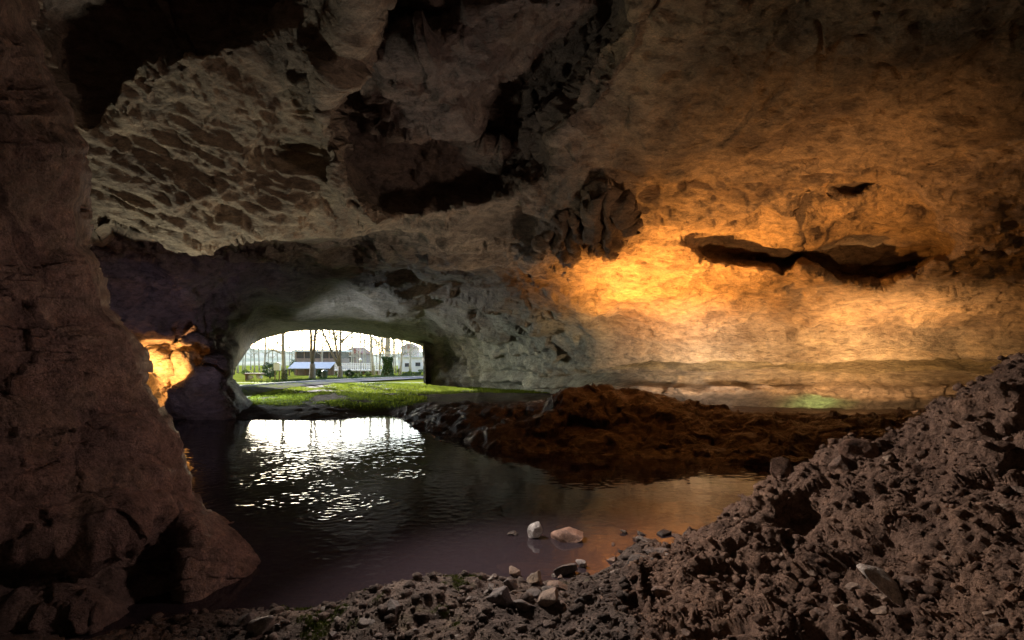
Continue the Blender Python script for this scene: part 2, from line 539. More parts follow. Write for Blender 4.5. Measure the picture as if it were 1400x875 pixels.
tint = np.tile(np.array([0.30, 0.235, 0.185]), (len(V), 1))
tint = colmix(tint, w_dome * 0.8, (0.36, 0.285, 0.205))
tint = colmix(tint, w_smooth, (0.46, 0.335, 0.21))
tint = colmix(tint, w_back * (1 - sstep(330, 420, PX)) * (1 - m_al), (0.20, 0.15, 0.165))  # violet-grey rock, its violet partly standing in for faint bluish light
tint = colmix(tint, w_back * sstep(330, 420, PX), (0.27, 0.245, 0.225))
tint = colmix(tint, np.clip(m_r2 * 0.75 + m_r1 * 0.6, 0, 1), (0.17, 0.125, 0.115))  # chimney and left hollow darkened in the colour to stand in for shade
tint = colmix(tint, np.clip(m_c1 + m_c2, 0, 1) * 0.75, (0.26, 0.175, 0.11))  # shaded faces and orange lamplight of the claws painted into their colour
tint = colmix(tint, m_blk * 0.8, (0.15, 0.115, 0.11))  # hanging block painted darker in place of shade
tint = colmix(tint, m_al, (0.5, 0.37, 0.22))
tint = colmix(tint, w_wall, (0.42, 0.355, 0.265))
grn = sstep(600, 700, PX) * (1 - sstep(790, 860, PX)) * sstep(400, 450, PY)
tint = colmix(tint, grn * 0.8, (0.40, 0.41, 0.33))
olive = w_wall * sstep(1.78, 1.86, zt) * sstep(2.45, 2.3, zt) * sstep(800, 860, PX)
tint = colmix(tint, olive * 0.75, (0.27, 0.23, 0.135))
tint = colmix(tint, low * sstep(1.0, 0.7, zt) * 0.9, (0.09, 0.08, 0.08))
tint = colmix(tint, low * sstep(0.65, 1.0, zt), (0.40, 0.33, 0.27))
gsp = np.exp(-((PX - 1115) / 32) ** 2 - ((PY - 552) / 7) ** 2)
tint = colmix(tint, np.clip(gsp * 1.3, 0, 1), (0.30, 0.55, 0.36))
st = sstep(0.15, 0.5, fbm(Vw, 1.1, 4, cell, 96))
tint = colmix(tint, st * 0.5 * (1 - w_wall), (0.15, 0.11, 0.085))
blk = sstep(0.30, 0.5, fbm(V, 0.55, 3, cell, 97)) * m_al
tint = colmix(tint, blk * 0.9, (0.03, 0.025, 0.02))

sd_arch = poly_sd(PX, PY, ARCH)
faces = grid_faces(nr, nc)
keep = (sd_arch[faces] <= 0.0).any(axis=1)
# snap the rim of the mouth on to its outline
gxx = np.gradient(sd_arch.reshape(nr, nc), axis=1).ravel() / 1.9
gyy = np.gradient(sd_arch.reshape(nr, nc), axis=0).ravel() / 1.9
rim = (sd_arch > 0) & (sd_arch < 3.5)
sx, sy = PX - gxx * sd_arch, PY - gyy * sd_arch
Yr = V[:, 1]
snap = np.stack([(sx - CX) / F * Yr, Yr, CAMZ + (HZ - sy) / F * Yr], 1)
V[rim] = snap[rim]
faces = faces[keep]
# split into roof + walls by world position: right wall (bedded), rear-left wall, roof
fc_w = w_wall[faces].mean(1) > 0.5
fc_l = (w_back[faces].mean(1) > 0.5) & (PX[faces].mean(1) < 352) & (PY[faces].mean(1) > 395)
ceil_sel = ~(fc_w | fc_l)
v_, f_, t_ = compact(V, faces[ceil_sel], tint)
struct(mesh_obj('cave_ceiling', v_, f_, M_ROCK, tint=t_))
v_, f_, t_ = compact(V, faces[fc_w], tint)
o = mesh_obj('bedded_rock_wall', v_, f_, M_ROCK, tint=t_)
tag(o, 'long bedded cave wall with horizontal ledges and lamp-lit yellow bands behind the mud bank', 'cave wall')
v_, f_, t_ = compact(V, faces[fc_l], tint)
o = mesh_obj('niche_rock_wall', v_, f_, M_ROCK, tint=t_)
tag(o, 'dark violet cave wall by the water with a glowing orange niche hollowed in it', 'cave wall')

# ------------------------------------------------------------------ outer hill: the massif round the cave (keeps daylight out)
ol = np.array(ARCH, float)
E0 = np.stack([(ol[:, 0] - CX) / F * 34.0, np.full(len(ol), 33.2), CAMZ + (HZ - ol[:, 1]) / F * 34.0], 1)
for k, (a, b) in enumerate(ol):
    if b > 500 and a < 400:
        E0[k] = [(a - 25 - CX) / F * 34.0, 33.2, CAMZ + (HZ - b) / F * 34.0]
cen = np.array([(450 - CX) / F * 34, 34, 1.0])


def grow(E, k, y):
    Q = cen + (E - cen) * k
    Q[:, 1] = y
    return Q


rings = [grow(E0, 1.06, 32.6), grow(E0, 1.02, 34.2), grow(E0, 1.12, 35.2), grow(E0, 1.6, 36.2), grow(E0, 3.0, 38.0)]
last = rings[-1].copy()
d = last - cen
ang = np.arctan2(d[:, 2], d[:, 0])
big = last.copy()
for k in range(len(big)):
    c, s = math.cos(ang[k]), math.sin(ang[k])
    t = min(55 / max(abs(c), 1e-6), 22 / max(abs(s), 1e-6))
    big[k] = [cen[0] + c * t, 38.5, max(cen[2] + s * t, -6)]
rings.append(big)
n = len(ol)
hv = np.concatenate(rings)
hf = []
for r in range(len(rings) - 1):
    for k in range(n):
        hf.append((r * n + k, r * n + (k + 1) % n, (r + 1) * n + (k + 1) % n, (r + 1) * n + k))
hill = mesh_obj('hill', hv, np.array(hf), M_ROCK, tint=np.tile([0.25, 0.22, 0.18], (len(hv), 1)))
struct(hill)
bx = [(-75, -14), (60, -14), (60, 38.6), (-75, 38.6)]
bv = [(x, y, z) for z in (-8, 24) for x, y in bx]
bf = [(0, 1, 5, 4), (1, 2, 6, 5), (3, 0, 4, 7), (4, 5, 6, 7)]
struct(mesh_obj('hill', bv, np.array(bf), M_ROCK, tint=np.tile([0.2, 0.17, 0.15], (8, 1)), smooth=False))

# ------------------------------------------------------------------ foreground buttress on the left
SIL = np.array([(-400, -170), (-200, -90), (0, 12), (60, 40), (110, 66), (165, 96), (200, 111), (240, 113), (300, 101), (335, 104), (350, 120), (380, 136), (425, 150), (452, 178),
                (490, 190), (520, 189), (550, 206), (580, 226), (605, 242), (640, 250), (675, 262), (695, 286), (712, 310), (740, 335), (768, 358), (785, 352), (810, 318), (840, 280), (880, 220), (960, 160)], float)
bpy_rows = axis([(-380, -20, 8), (-20, 900, 2.0), (900, 960, 8)])
nb_r = len(bpy_rows)
uu = np.concatenate([np.linspace(0, 1, 230), np.linspace(1.0, 2.0, 60)[1:]])
nb_c = len(uu)
U, PYb = [a.ravel() for a in np.meshgrid(uu, bpy_rows)]
S = np.interp(PYb, SIL[:, 0], SIL[:, 1])
S = S + 5.0 * perlin(np.stack([PYb / 34, PYb * 0, PYb * 0 + .5], 1), 101) + 3 * perlin(np.stack([PYb / 11, PYb * 0, PYb * 0 + .5], 1), 102)
Ys = np.interp(PYb, [-400, 0, 200, 330, 450, 600, 700, 770, 800, 850, 960], [3.0, 4.1, 4.4, 4.6, 4.8, 5.0, 5.0, 5.0, 4.7, 4.2, 3.6])
Y0 = np.interp(PYb, [-400, 0, 300, 600, 740, 800, 875, 960], [1.7, 2.35, 2.6, 2.7, 2.75, 2.8, 2.6, 2.4])
u1 = np.clip(U, 0, 1)
pxb = -420 + (S + 420) * (u1 ** 0.85)
Yb = Y0 + (Ys - Y0) * (0.78 * u1 + 0.22 * u1 ** 8)
back = np.clip(U - 1, 0, 1)
pxb = pxb - 260 * back ** 1.6
Yb = Yb * (1 + 1.5 * back ** 0.8)
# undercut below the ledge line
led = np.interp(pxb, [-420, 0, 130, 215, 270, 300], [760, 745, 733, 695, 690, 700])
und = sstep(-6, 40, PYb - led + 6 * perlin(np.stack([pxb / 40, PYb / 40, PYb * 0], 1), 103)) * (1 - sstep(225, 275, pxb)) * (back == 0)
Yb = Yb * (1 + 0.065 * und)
VB = np.stack([(pxb - CX) / F * Yb, Yb, CAMZ + (HZ - PYb) / F * Yb], 1)
cb = np.maximum(Yb / F * 2.3, 0.008)
nb = grid_normals(VB, nb_r, nb_c)
tow = np.array([3.0, 2.0, 1.5]) - VB
nb[(nb * tow).sum(1) < 0] *= -1
wb = np.stack([perlin(VB / 0.8, 111), perlin(VB / 0.8, 112), perlin(VB / 0.8, 113)], 1)
VBw = VB + 0.22 * wb
db = 0.20 * fbm(VB, 1.5, 3, cb, 120)
db += 0.15 * facet(VBw / np.array([0.8, 0.9, 0.8]), 121, 0.8, 0.3)
db += 0.055 * facet((VB + 0.08 * wb) / 0.27, 122, 0.9, 0.3)
db += 0.012 * facet((VB + 0.03 * wb) / 0.09, 128, 0.9, 0.3)
db += 0.06 * fbm(VBw, 0.4, 7, cb, 123, 0.5)
cr = np.abs(perlin(VBw / np.array([0.9, 0.9, 0.6]), 124))
db += -0.06 * sstep(0.022, 0, cr) * sstep(0.0, 0.25, perlin(VB / 0.7, 129))
edge_k = 1 - 0.75 * np.exp(-((U - 1) / 0.06) ** 2)
VB = VB + nb * (db * edge_k)[:, None]
tb = np.tile(np.array([0.24, 0.165, 0.150]), (len(VB), 1))
tb = colmix(tb, sstep(0.1, 0.5, fbm(VBw, 0.7, 4, cb, 126)) * 0.6, (0.14, 0.09, 0.08))
tb = colmix(tb, sstep(0.15, 0.5, fbm(VBw, 0.5, 4, cb, 127)) * 0.4, (0.26, 0.20, 0.16))
tb = colmix(tb, und * 0.5, (0.12, 0.10, 0.095))  # shade of the undercut put into the colour as well as the shape
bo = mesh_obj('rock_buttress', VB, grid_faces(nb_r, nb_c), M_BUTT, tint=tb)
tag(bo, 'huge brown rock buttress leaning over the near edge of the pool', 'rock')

# ------------------------------------------------------------------ floor: one height field, cut into shore, heap, bank and far floor
gp = []


def G(px, py, Y):
    gp.append(tuple(P(px, py, Y)))


def W(px, Y, z):
    gp.append(((px - CX) / F * Y, Y, z))


for a in [(1400, 492, 3.6), (1330, 538, 3.8), (1250, 588, 4.0), (1165, 606, 4.3), (1080, 640, 4.5), (1045, 662, 4.6), (1000, 712, 4.7), (950, 742, 4.85), (880, 742, 5.3),
          (1400, 650, 2.95), (1400, 760, 2.5), (1400, 875, 2.15), (1250, 700, 3.3), (1250, 800, 2.8), (1250, 875, 2.45), (1100, 720, 3.9), (1100, 800, 3.3), (1100, 875, 2.8),
          (1000, 780, 3.9), (1000, 875, 3.0), (900, 778, 4.3), (900, 875, 3.1), (800, 790, 4.3), (800, 875, 3.2), (700, 792, 4.35), (700, 875, 3.25), (600, 788, 4.45), (600, 875, 3.3),
          (500, 812, 4.0), (500, 875, 3.35), (400, 840, 3.75), (400, 875, 3.4), (300, 838, 3.85), (300, 875, 3.5), (200, 850, 3.75), (100, 870, 3.6),
          (1600, 440, 3.1), (1600, 700, 2.3), (1600, 900, 1.8)]:
    G(*a)
for a in [(0, 3.5, 0.12), (-200, 3.5, 0.15), (700, 1.2, 0.42), (1200, 1.3, 0.95), (300, 1.3, 0.35), (1600, 1.3, 1.5), (-200, 1.3, 0.4), (950, 1.8, 0.5), (1250, 1.9, 0.8),
          (1400, 4.7, 1.25), (1400, 6, 0.3), (1400, 7.5, -0.35), (1600, 4.5, 2.0), (1600, 7, 0.6), (1250, 5.0, 0.55), (1250, 5.7, -0.2), (1080, 5.15, 0.15), (1060, 5.6, -0.35),
          (960, 5.5, -0.3), (860, 5.9, -0.35), (800, 4.9, -0.14), (700, 4.9, -0.2), (600, 5.0, -0.28), (500, 4.5, -0.25), (420, 4.3, -0.25), (300, 4.4, -0.3), (150, 4.5, -0.3), (0, 4.6, -0.3),
          (300, 6, -0.5), (600, 6.5, -0.5), (900, 7, -0.45), (1200, 7, -0.45), (1500, 8.5, -0.4), (100, 8, -0.5), (400, 9, -0.5), (700, 8.5, -0.5), (950, 8.3, -0.4), (-200, 8, -0.5), (100, 14, -0.5), (-200, 14, -0.5), (400, 13, -0.5), (300, 15.5, -0.4), (200, 16.5, -0.4), (200, 19, 0.0),
          # mud bank: front waterline, crest, hollow behind
          (545, 17.3, 0.0), (600, 13.9, 0.0), (640, 12.2, 0.0), (700, 11.0, 0.0), (800, 10.8, 0.0), (900, 10.3, 0.0), (1000, 9.6, 0.0), (1070, 9.3, 0.0), (1200, 8.8, 0.0), (1400, 9.0, 0.0),
          (590, 12.9, -0.35), (690, 10.1, -0.35), (800, 10.0, -0.35), (1000, 8.9, -0.35), (520, 15.5, -0.4),
          (600, 15.0, 0.40), (650, 14.2, 0.48), (700, 13.7, 0.60), (737, 13.2, 0.74), (765, 13.0, 1.14), (800, 13.0, 1.18), (850, 13.0, 1.16), (890, 12.8, 1.08), (925, 12.6, 0.95), (1000, 12.4, 0.72), (1080, 12.0, 0.66), (1160, 11.5, 0.66), (1300, 11.0, 0.6), (1450, 11, 0.6),
          (700, 12.2, 0.42), (800, 12.0, 0.55), (900, 11.5, 0.5), (1000, 10.9, 0.4), (1100, 10.4, 0.35),
          (600, 18, 0.34), (700, 17, 0.36), (800, 16, 0.5), (900, 15, 0.38), (1000, 14.6, 0.36), (1200, 14.2, 0.36), (1400, 14, 0.4), (1000, 17, 0.4), (1300, 16, 0.4), (800, 20, 0.4), (1600, 12, 0.4),
          # far floor towards the mouth
          (300, 17.0, 0.0), (400, 16.8, 0.0), (470, 17.0, 0.0), (525, 18.6, 0.02), (340, 18.6, 0.22), (400, 18.8, 0.25), (470, 19.2, 0.27), (540, 19.6, 0.27), (620, 20, 0.36), (700, 21, 0.40),
          (350, 22, 0.33), (450, 22, 0.33), (550, 23, 0.33), (650, 24, 0.36), (740, 24, 0.38), (300, 26, 0.33), (450, 27, 0.32), (600, 28, 0.32), (450, 34, 0.30), (300, 34, 0.3), (600, 34, 0.3), (250, 40, 0.25), (450, 40, 0.25), (650, 40, 0.25), (100, 30, 0.3), (900, 30, 0.3), (1200, 22, 0.4), (1600, 20, 0.4), (-200, 24, 0.2), (1600, 40, 0.3), (-200, 40, 0.3)]:
    W(*a)
ga = np.array(gp)
K1, K2 = 2.4, 2.0


def gq(X, Y):
    return np.stack([X / Y * K1, np.log(Y) * K2], 1)


TG = TPS(gq(ga[:, 0], ga[:, 1]), ga[:, 2], 3e-4)


def ground_z(X, Y):
    X, Y = np.atleast_1d(np.asarray(X, float)), np.atleast_1d(np.asarray(Y, float))
    return TG(gq(X, Y))


def floor_patch(Ya, Yz, rows, s0, s1, cols):
    ys = np.exp(np.linspace(math.log(Ya), math.log(Yz), rows))
    ss = np.linspace(s0, s1, cols)
    Sg, Yg = [a.ravel() for a in np.meshgrid(ss, ys)]
    X = Sg * Yg
    z = ground_z(X, Yg)
    Vg = np.stack([X, Yg, z], 1)
    return Vg, Sg * F + CX, rows, cols


def seg_masks(Vg, px):
    """1 inside the heap / the mud bank"""
    Y, z = Vg[:, 1], Vg[:, 2]
    return None


# --- near floor (shore and heap)
Vn, pxn, rr, cc = floor_patch(1.0, 7.0, 620, -1.35, 1.55, 1000)
heap_line = np.interp(Vn[:, 1], [1.0, 2.4, 3.1, 3.6, 4.2, 4.7, 5.2, 7.0], [1.15, 0.95, 0.80, 0.78, 0.9, 1.25, 1.5, 1.6])   # X where the heap begins
wj = perlin(Vn / 0.5, 131) * 0.16
w_heap = sstep(-0.25, 0.25, Vn[:, 0] - heap_line + wj)
nn = grid_normals(Vn, rr, cc)
nn[nn[:, 2] < 0] *= -1
cn = np.maximum(Vn[:, 1] / F * 2.4, 0.007)
wpn = np.stack([perlin(Vn / 0.4, 132), perlin(Vn / 0.4, 133), perlin(Vn / 0.4, 134)], 1)
Vnw = Vn + 0.09 * wpn
above = sstep(-0.25, 0.1, Vn[:, 2])
dn = 0.10 * fbm(Vn, 0.9, 3, cn, 140) * (0.35 + 0.65 * w_heap)
dn += (0.04 * w_heap + 0.045) * facet(Vnw / 0.34, 141, 0.8, 0.15)
dn += (0.008 * w_heap + 0.014) * facet((Vn + 0.04 * wpn) / 0.14, 142, 0.9, 0.1)
g1, g2 = worley(Vnw / 0.17, 148)
dn += (0.060 * w_heap + 0.01) * (0.5 - g1)
g1, g2 = worley((Vn + 0.03 * wpn) / 0.075, 143)
dn += (0.034 * w_heap + 0.020) * (0.5 - g1) * wfade(0.075, cn)
g1, g2 = worley((Vn + 0.015 * wpn) / 0.034, 149)
dn += (0.016 * w_heap + 0.008) * (0.5 - g1) * wfade(0.034, cn)
dn += (0.045 * w_heap + 0.015) * fbm(Vnw, 0.3, 5, cn, 144, 0.55)
hol = perlin(Vn / 0.42 + 9, 145)
dn += -0.14 * w_heap * sstep(0.25, 0.55, hol)
Vn2 = Vn + nn * (dn * above)[:, None]
tn = np.tile(np.array([0.105, 0.084, 0.076]), (len(Vn), 1))
tn = colmix(tn, w_heap, (0.19, 0.128, 0.100))
tn = colmix(tn, (1 - w_heap) * sstep(0.0, 0.4, fbm(Vn, 0.4, 4, cn, 146)) * 0.5, (0.17, 0.14, 0.125))
mossn = (1 - w_heap) * sstep(-0.02, 0.35, fbm(Vn, 0.5, 5, cn, 147) + 0.22 - 1.2 * np.abs(pxn - 520) / 420) * sstep(3.0, 3.3, Vn[:, 1])
tn = colmix(tn, mossn * 0.7, (0.085, 0.10, 0.045))
fn = grid_faces(rr, cc)
fh = w_heap[fn].mean(1) > 0.5
v_, f_, t_ = compact(Vn2, fn[~fh], tn)
struct(mesh_obj('shore', v_, f_, M_EARTH, tint=t_))
v_, f_, t_ = compact(Vn2, fn[fh], tn)
tag(mesh_obj('rubble_heap', v_, f_, M_EARTH, tint=t_), 'tall slope of crumbled brown earth and rubble on the near shore', 'rubble heap')

# --- far floor and bank
Vm, pxm, rr, cc = floor_patch(7.0, 37.0, 520, -1.0, 1.25, 900)
nm = grid_normals(Vm, rr, cc)
nm[nm[:, 2] < 0] *= -1
cm = np.maximum(Vm[:, 1] / F * 2.0, 0.02)
bank_back = np.interp(pxm, [530, 560, 640, 700, 780, 900, 1000, 1400], [18.5, 18.5, 17.5, 16.5, 15.2, 14.0, 13.7, 13.0])
w_bank = sstep(0.6, -0.2, Vm[:, 1] - bank_back + 0.5 * perlin(Vm / 1.2, 151)) * sstep(525, 560, pxm)
wpm = np.stack([perlin(Vm / 0.9, 152), perlin(Vm / 0.9, 153), perlin(Vm / 0.9, 154)], 1)
Vmw = Vm + 0.3 * wpm
abv = sstep(-0.3, 0.12, Vm[:, 2])
dm = w_bank * (0.16 * fbm(Vm, 1.6, 3, cm, 160))
dm += w_bank * 0.12 * facet(Vmw / np.array([1.1, 0.9, 0.7]), 161, 0.8, 0.5)
dm += w_bank * 0.07 * facet((Vm + 0.12 * wpm) / 0.42, 162, 0.9, 0.6)
dm += w_bank * 0.03 * facet((Vm + 0.05 * wpm) / 0.18, 164, 0.9, 0.6)
dm += (w_bank * 0.09 + (1 - w_bank) * 0.03) * fbm(Vmw, 0.5, 5, cm, 163, 0.55)
far_out = sstep(33, 36, Vm[:, 1])
dm *= (1 - 0.9 * sstep(26, 29, Vm[:, 1]))
Vm2 = Vm + nm * (dm * abv)[:, None]
mp = (pxm > 320) & (pxm < 765)
moss_n = fbm(Vm, 2.2, 5, cm, 165)
w_moss = sstep(-0.12, 0.18, moss_n + 0.25) * sstep(18.3, 19.4, Vm[:, 1] + 0.8 * perlin(Vm / 1.5, 166)) * (1 - 0.85 * sstep(560, 600, pxm) * (1 - sstep(22.6, 23.4, Vm[:, 1] + 0.6 * moss_n))) * (pxm > 250) * (pxm < 800)
tm = np.tile(np.array([0.085, 0.068, 0.06]), (len(Vm), 1))
tm = colmix(tm, w_bank * sstep(640, 740, pxm), (0.038, 0.025, 0.024))
tm = colmix(tm, w_bank * (1 - sstep(560, 700, pxm)), (0.06, 0.05, 0.055))
tm = colmix(tm, sstep(0.1, 0.4, fbm(Vmw, 0.9, 4, cm, 167)) * w_bank * 0.5, (0.055, 0.036, 0.032))
tm = colmix(tm, np.clip(w_moss, 0, 1), (0.085, 0.14, 0.022))
tm = colmix(tm, far_out, (0.12, 0.16, 0.04))
fm = grid_faces(rr, cc)
fb = w_bank[fm].mean(1) > 0.5
v_, f_, t_ = compact(Vm2, fm[~fb], tm)
struct(mesh_obj('cave_floor', v_, f_, M_EARTH, tint=t_))
v_, f_, t_ = compact(Vm2, fm[fb], tm)
tag(mesh_obj('mud_bank', v_, f_, M_BANK, tint=t_), 'low dark red-brown bank of mud and rock rising from the pool', 'mud bank')

# ------------------------------------------------------------------ water
m, nt, b, out = newmat('pool_water')
tc = N(nt, 'ShaderNodeTexCoord')
nt.nodes.remove(b)
gl = N(nt, 'ShaderNodeBsdfGlossy')
gl.inputs['Color'].default_value = (1, 1, 1, 1)
gl.inputs['Roughness'].default_value = 0.05
tr = N(nt, 'ShaderNodeBsdfTransparent')
tr.inputs['Color'].default_value = (0.30, 0.25, 0.22, 1)
fr = N(nt, 'ShaderNodeFresnel')
fr.inputs['IOR'].default_value = 1.33
silt = N(nt, 'ShaderNodeBsdfDiffuse')
silt.inputs['Color'].default_value = (0.07, 0.054, 0.068, 1)
sm = N(nt, 'ShaderNodeMixShader')
sm.inputs[0].default_value = 0.42
nt.links.new(tr.outputs[0], sm.inputs[1])
nt.links.new(silt.outputs[0], sm.inputs[2])
mx = N(nt, 'ShaderNodeMixShader')
nt.links.new(fr.outputs[0], mx.inputs[0])
nt.links.new(sm.outputs[0], mx.inputs[1])
nt.links.new(gl.outputs[0], mx.inputs[2])
nt.links.new(mx.outputs[0], out.inputs[0])
M_WATER = m
wx = np.linspace(-1.1, 1.25, 800)
wy = np.exp(np.linspace(math.log(3.2), math.log(22.0), 800))
SX, WY = [a.ravel() for a in np.meshgrid(wx, wy)]
WX = SX * WY
Vq = np.stack([WX, WY, np.zeros_like(WX)], 1)
cw = np.maximum(WY / F * 2.2, 0.015)
calm = np.interp(WY, [3, 5.5, 6.5, 9, 11, 13, 15, 18, 22], [0.35, 0.6, 1.15, 1.15, 1.0, 0.75, 0.4, 0.2, 0.15])
patch = 0.55 + 0.9 * sstep(-0.2, 0.35, perlin(Vq / 1.1, 177))
hz = 0.0036 * fbm(Vq, 0.12, 2, cw * 0.3, 171, 0.5) * calm * patch * (1 - 0.75 * sstep(590, 680, SX * F + CX))
hz += 0.002 * fbm(Vq, 0.7, 2, cw * .5, 175, 0.5) * calm
for cxp, cyp, k in ((476, 686, 1.0), (449, 703, 0.8)):
    Yc = 2 * F / (cyp - HZ)
    Xc = (cxp - CX) / F * Yc
    rr_ = np.hypot(WX - Xc, WY - Yc)
    hz += 0.003 * k * np.sin(rr_ * 2 * math.pi / 0.11) * np.exp(-(rr_ / 0.42) ** 2)
Vq[:, 2] = hz
wo = mesh_obj('water', Vq, grid_faces(800, 800), M_WATER)
struct(wo)

# ------------------------------------------------------------------ loose stones
_bm = bmesh.new()
bmesh.ops.create_icosphere(_bm, subdivisions=4, radius=1.0)
ICO_V = np.array([v.co[:] for v in _bm.verts])
ICO_F = np.array([[v.index for v in f.verts] for f in _bm.faces])
_bm.free()


def stone_mesh(size, seed, planes=13, rough=0.035, cut=(0.38, 0.72)):
    rs = np.random.RandomState(seed)
    v = ICO_V.copy()
    for k in range(planes):
        nrm_ = rs.normal(size=3)
        nrm_ /= np.linalg.norm(nrm_)
        dd = rs.uniform(*cut)
        t = v @ nrm_ - dd
        v = v - np.where(t > 0, t * 0.96, 0)[:, None] * nrm_
    n_ = 0.10 * perlin(v * 1.4 + seed, seed) + rough * perlin(v * 4 + seed, seed + 1) + rough * 0.5 * perlin(v * 9 + seed, seed + 2)
    v = v * (1 + n_)[:, None]
    return v * np.array(size)


def ray_ground(px, py):
    ys = np.linspace(1.6, 25, 3000)
    X = (px - CX) / F * ys
    z = CAMZ + (HZ - py) / F * ys
    g = np.maximum(ground_z(X, ys), 0.0)
    k = np.argmax(z <= g)
    return np.array([X[k], ys[k], g[k]])


def stone(px, py, w, h, dpt, seed, col, label, cat='stone', group=None, rz=0.0, tilt=(0, 0), sink=0.25, name='stone', mat=None, planes=13, cut=(0.38, 0.72)):
    """a stone whose middle stands at the picture point px,py; w,h,dpt in metres"""
    p = ray_ground(px, py)
    v = stone_mesh((w / 2 * 1.25, dpt / 2 * 1.25, h / 2 * 1.25), seed, planes, cut=cut)
    from mathutils import Euler
    Rm = np.array(Euler((tilt[0], tilt[1], rz)).to_matrix())
    v = v @ Rm.T
    o = mesh_obj(name, v, ICO_F, mat or M_STONE, tint=np.tile(col, (len(v), 1)))
    o.location = (p[0], p[1], p[2] - v[:, 2].min() - sink * h)
    tag(o, label, cat, group)
    return o


GREY, BROWN, PALE, DARK = (0.17, 0.15, 0.14), (0.17, 0.115, 0.09), (0.55, 0.53, 0.52), (0.08, 0.068, 0.065)
stone(733, 735, 0.17, 0.22, 0.14, 201, (0.62, 0.62, 0.64), 'small whitish upright stone standing in the pool', tilt=(0, 0.6), sink=0.2, planes=14)
stone(773, 738, 0.42, 0.19, 0.26, 202, (0.30, 0.19, 0.15), 'flat-topped reddish brown stone standing in the pool', sink=0.25, planes=12)
stone(703, 731, 0.13, 0.10, 0.12, 203, DARK, 'little dark stone barely breaking the water beside the whitish stone', sink=0.6)
stone(1207, 812, 0.17, 0.10, 0.34, 204, (0.42, 0.39, 0.37), 'pale grey splintered slab lying on the slope of the rubble heap', 'slab', rz=0.6, tilt=(0.55, 0.35), sink=0.3, planes=14, cut=(0.3, 0.6), name='stone_slab')
stone(1068, 648, 0.24, 0.20, 0.22, 205, (0.19, 0.12, 0.092), 'rounded brown boulder at the crest of the rubble heap nearest the water', 'boulder', name='boulder', sink=0.55, mat=M_EARTH)
stone(1168, 618, 0.30, 0.20, 0.24, 206, (0.19, 0.12, 0.092), 'wide brown boulder on the crest halfway up the rubble heap', 'boulder', name='boulder', sink=0.55, mat=M_EARTH)
stone(1300, 545, 0.24, 0.22, 0.2, 207, (0.19, 0.12, 0.092), 'rough boulder high on the crest of the rubble heap', 'boulder', name='boulder', sink=0.55, mat=M_EARTH)
stone(1372, 500, 0.36, 0.16, 0.3, 208, (0.19, 0.12, 0.092), 'flat dark boulder capping the top of the rubble heap', 'boulder', name='boulder', sink=0.55, mat=M_EARTH)
stone(1150, 640, 0.16, 0.14, 0.15, 209, BROWN, 'small brown stone just below the wide crest boulder', sink=0.4)
stone(537, 838, 0.19, 0.13, 0.16, 210, DARK, 'dark angular stone lying alone on the mossy shore', sink=0.2)
stone(358, 862, 0.20, 0.10, 0.14, 211, GREY, 'grey slanting slab at the mossy end of the near shore', 'slab', tilt=(0.3, -0.4), name='stone_slab')
stone(337, 850, 0.16, 0.11, 0.13, 212, DARK, 'dark block leaning against the grey slanting slab', sink=0.3)
stone(716, 830, 0.20, 0.12, 0.15, 213, DARK, 'wedge-shaped dark stone at the front of the stone pile', rz=0.4, tilt=(0.2, 0.3))
stone(748, 828, 0.21, 0.13, 0.16, 214, (0.20, 0.15, 0.12), 'brown wedge stone at the front of the stone pile', rz=-0.3, tilt=(0.2, -0.25))
stone(762, 806, 0.20, 0.09, 0.13, 215, (0.19, 0.13, 0.10), 'flat brown stone on top of the stone pile')
stone(731, 796, 0.13, 0.12, 0.11, 216, (0.22, 0.17, 0.12), 'tan squarish stone in the middle of the stone pile')
stone(702, 786, 0.12, 0.12, 0.11, 217, (0.20, 0.145, 0.11), 'light brown stone at the water side of the stone pile')
stone(695, 802, 0.13, 0.10, 0.11, 218, DARK, 'small dark stone at the pool end of the stone pile')
stone(775, 785, 0.30, 0.12, 0.14, 219, DARK, 'long dark stone lying along the back of the stone pile', rz=0.45, tilt=(0, -0.25))
stone(683, 826, 0.20, 0.13, 0.16, 220, (0.10, 0.085, 0.09), 'blackish stone beside the pale streak on the shore')
stone(903, 816, 0.14, 0.09, 0.11, 221, BROWN, 'smooth brown cobble at the foot of the rubble heap')
stone(943, 738, 0.20, 0.13, 0.15, 222, GREY, 'grey shard standing at the end of the waterside stones', tilt=(0.2, 0.3), sink=0.2)
stone(886, 742, 0.22, 0.08, 0.15, 223, GREY, 'long flat grey stone at the water edge by the heap', tilt=(0, 0.15))
stone(908, 730, 0.20, 0.09, 0.14, 224, DARK, 'low dark stone farthest out among the waterside stones')
stone(868, 770, 0.18, 0.09, 0.12, 225, DARK, 'dark stone between the waterside stones and the stone pile')
stone(905, 757, 0.22, 0.10, 0.15, 226, (0.16, 0.13, 0.12), 'broad brown stone in the middle of the waterside stones')
stone(845, 788, 0.12, 0.10, 0.1, 227, GREY, 'grey stone at the heap end of the stone pile')
stone(795, 775, 0.13, 0.08, 0.1, 228, (0.28, 0.26, 0.26), 'little pale stone at the water edge behind the stone pile')
stone(735, 772, 0.75, 0.10, 0.34, 229, (0.20, 0.15, 0.11), 'flat brown slab under the shallow water before the stone pile', 'slab', sink=1.05, name='stone_slab', planes=12)
rs = np.random.RandomState(11)
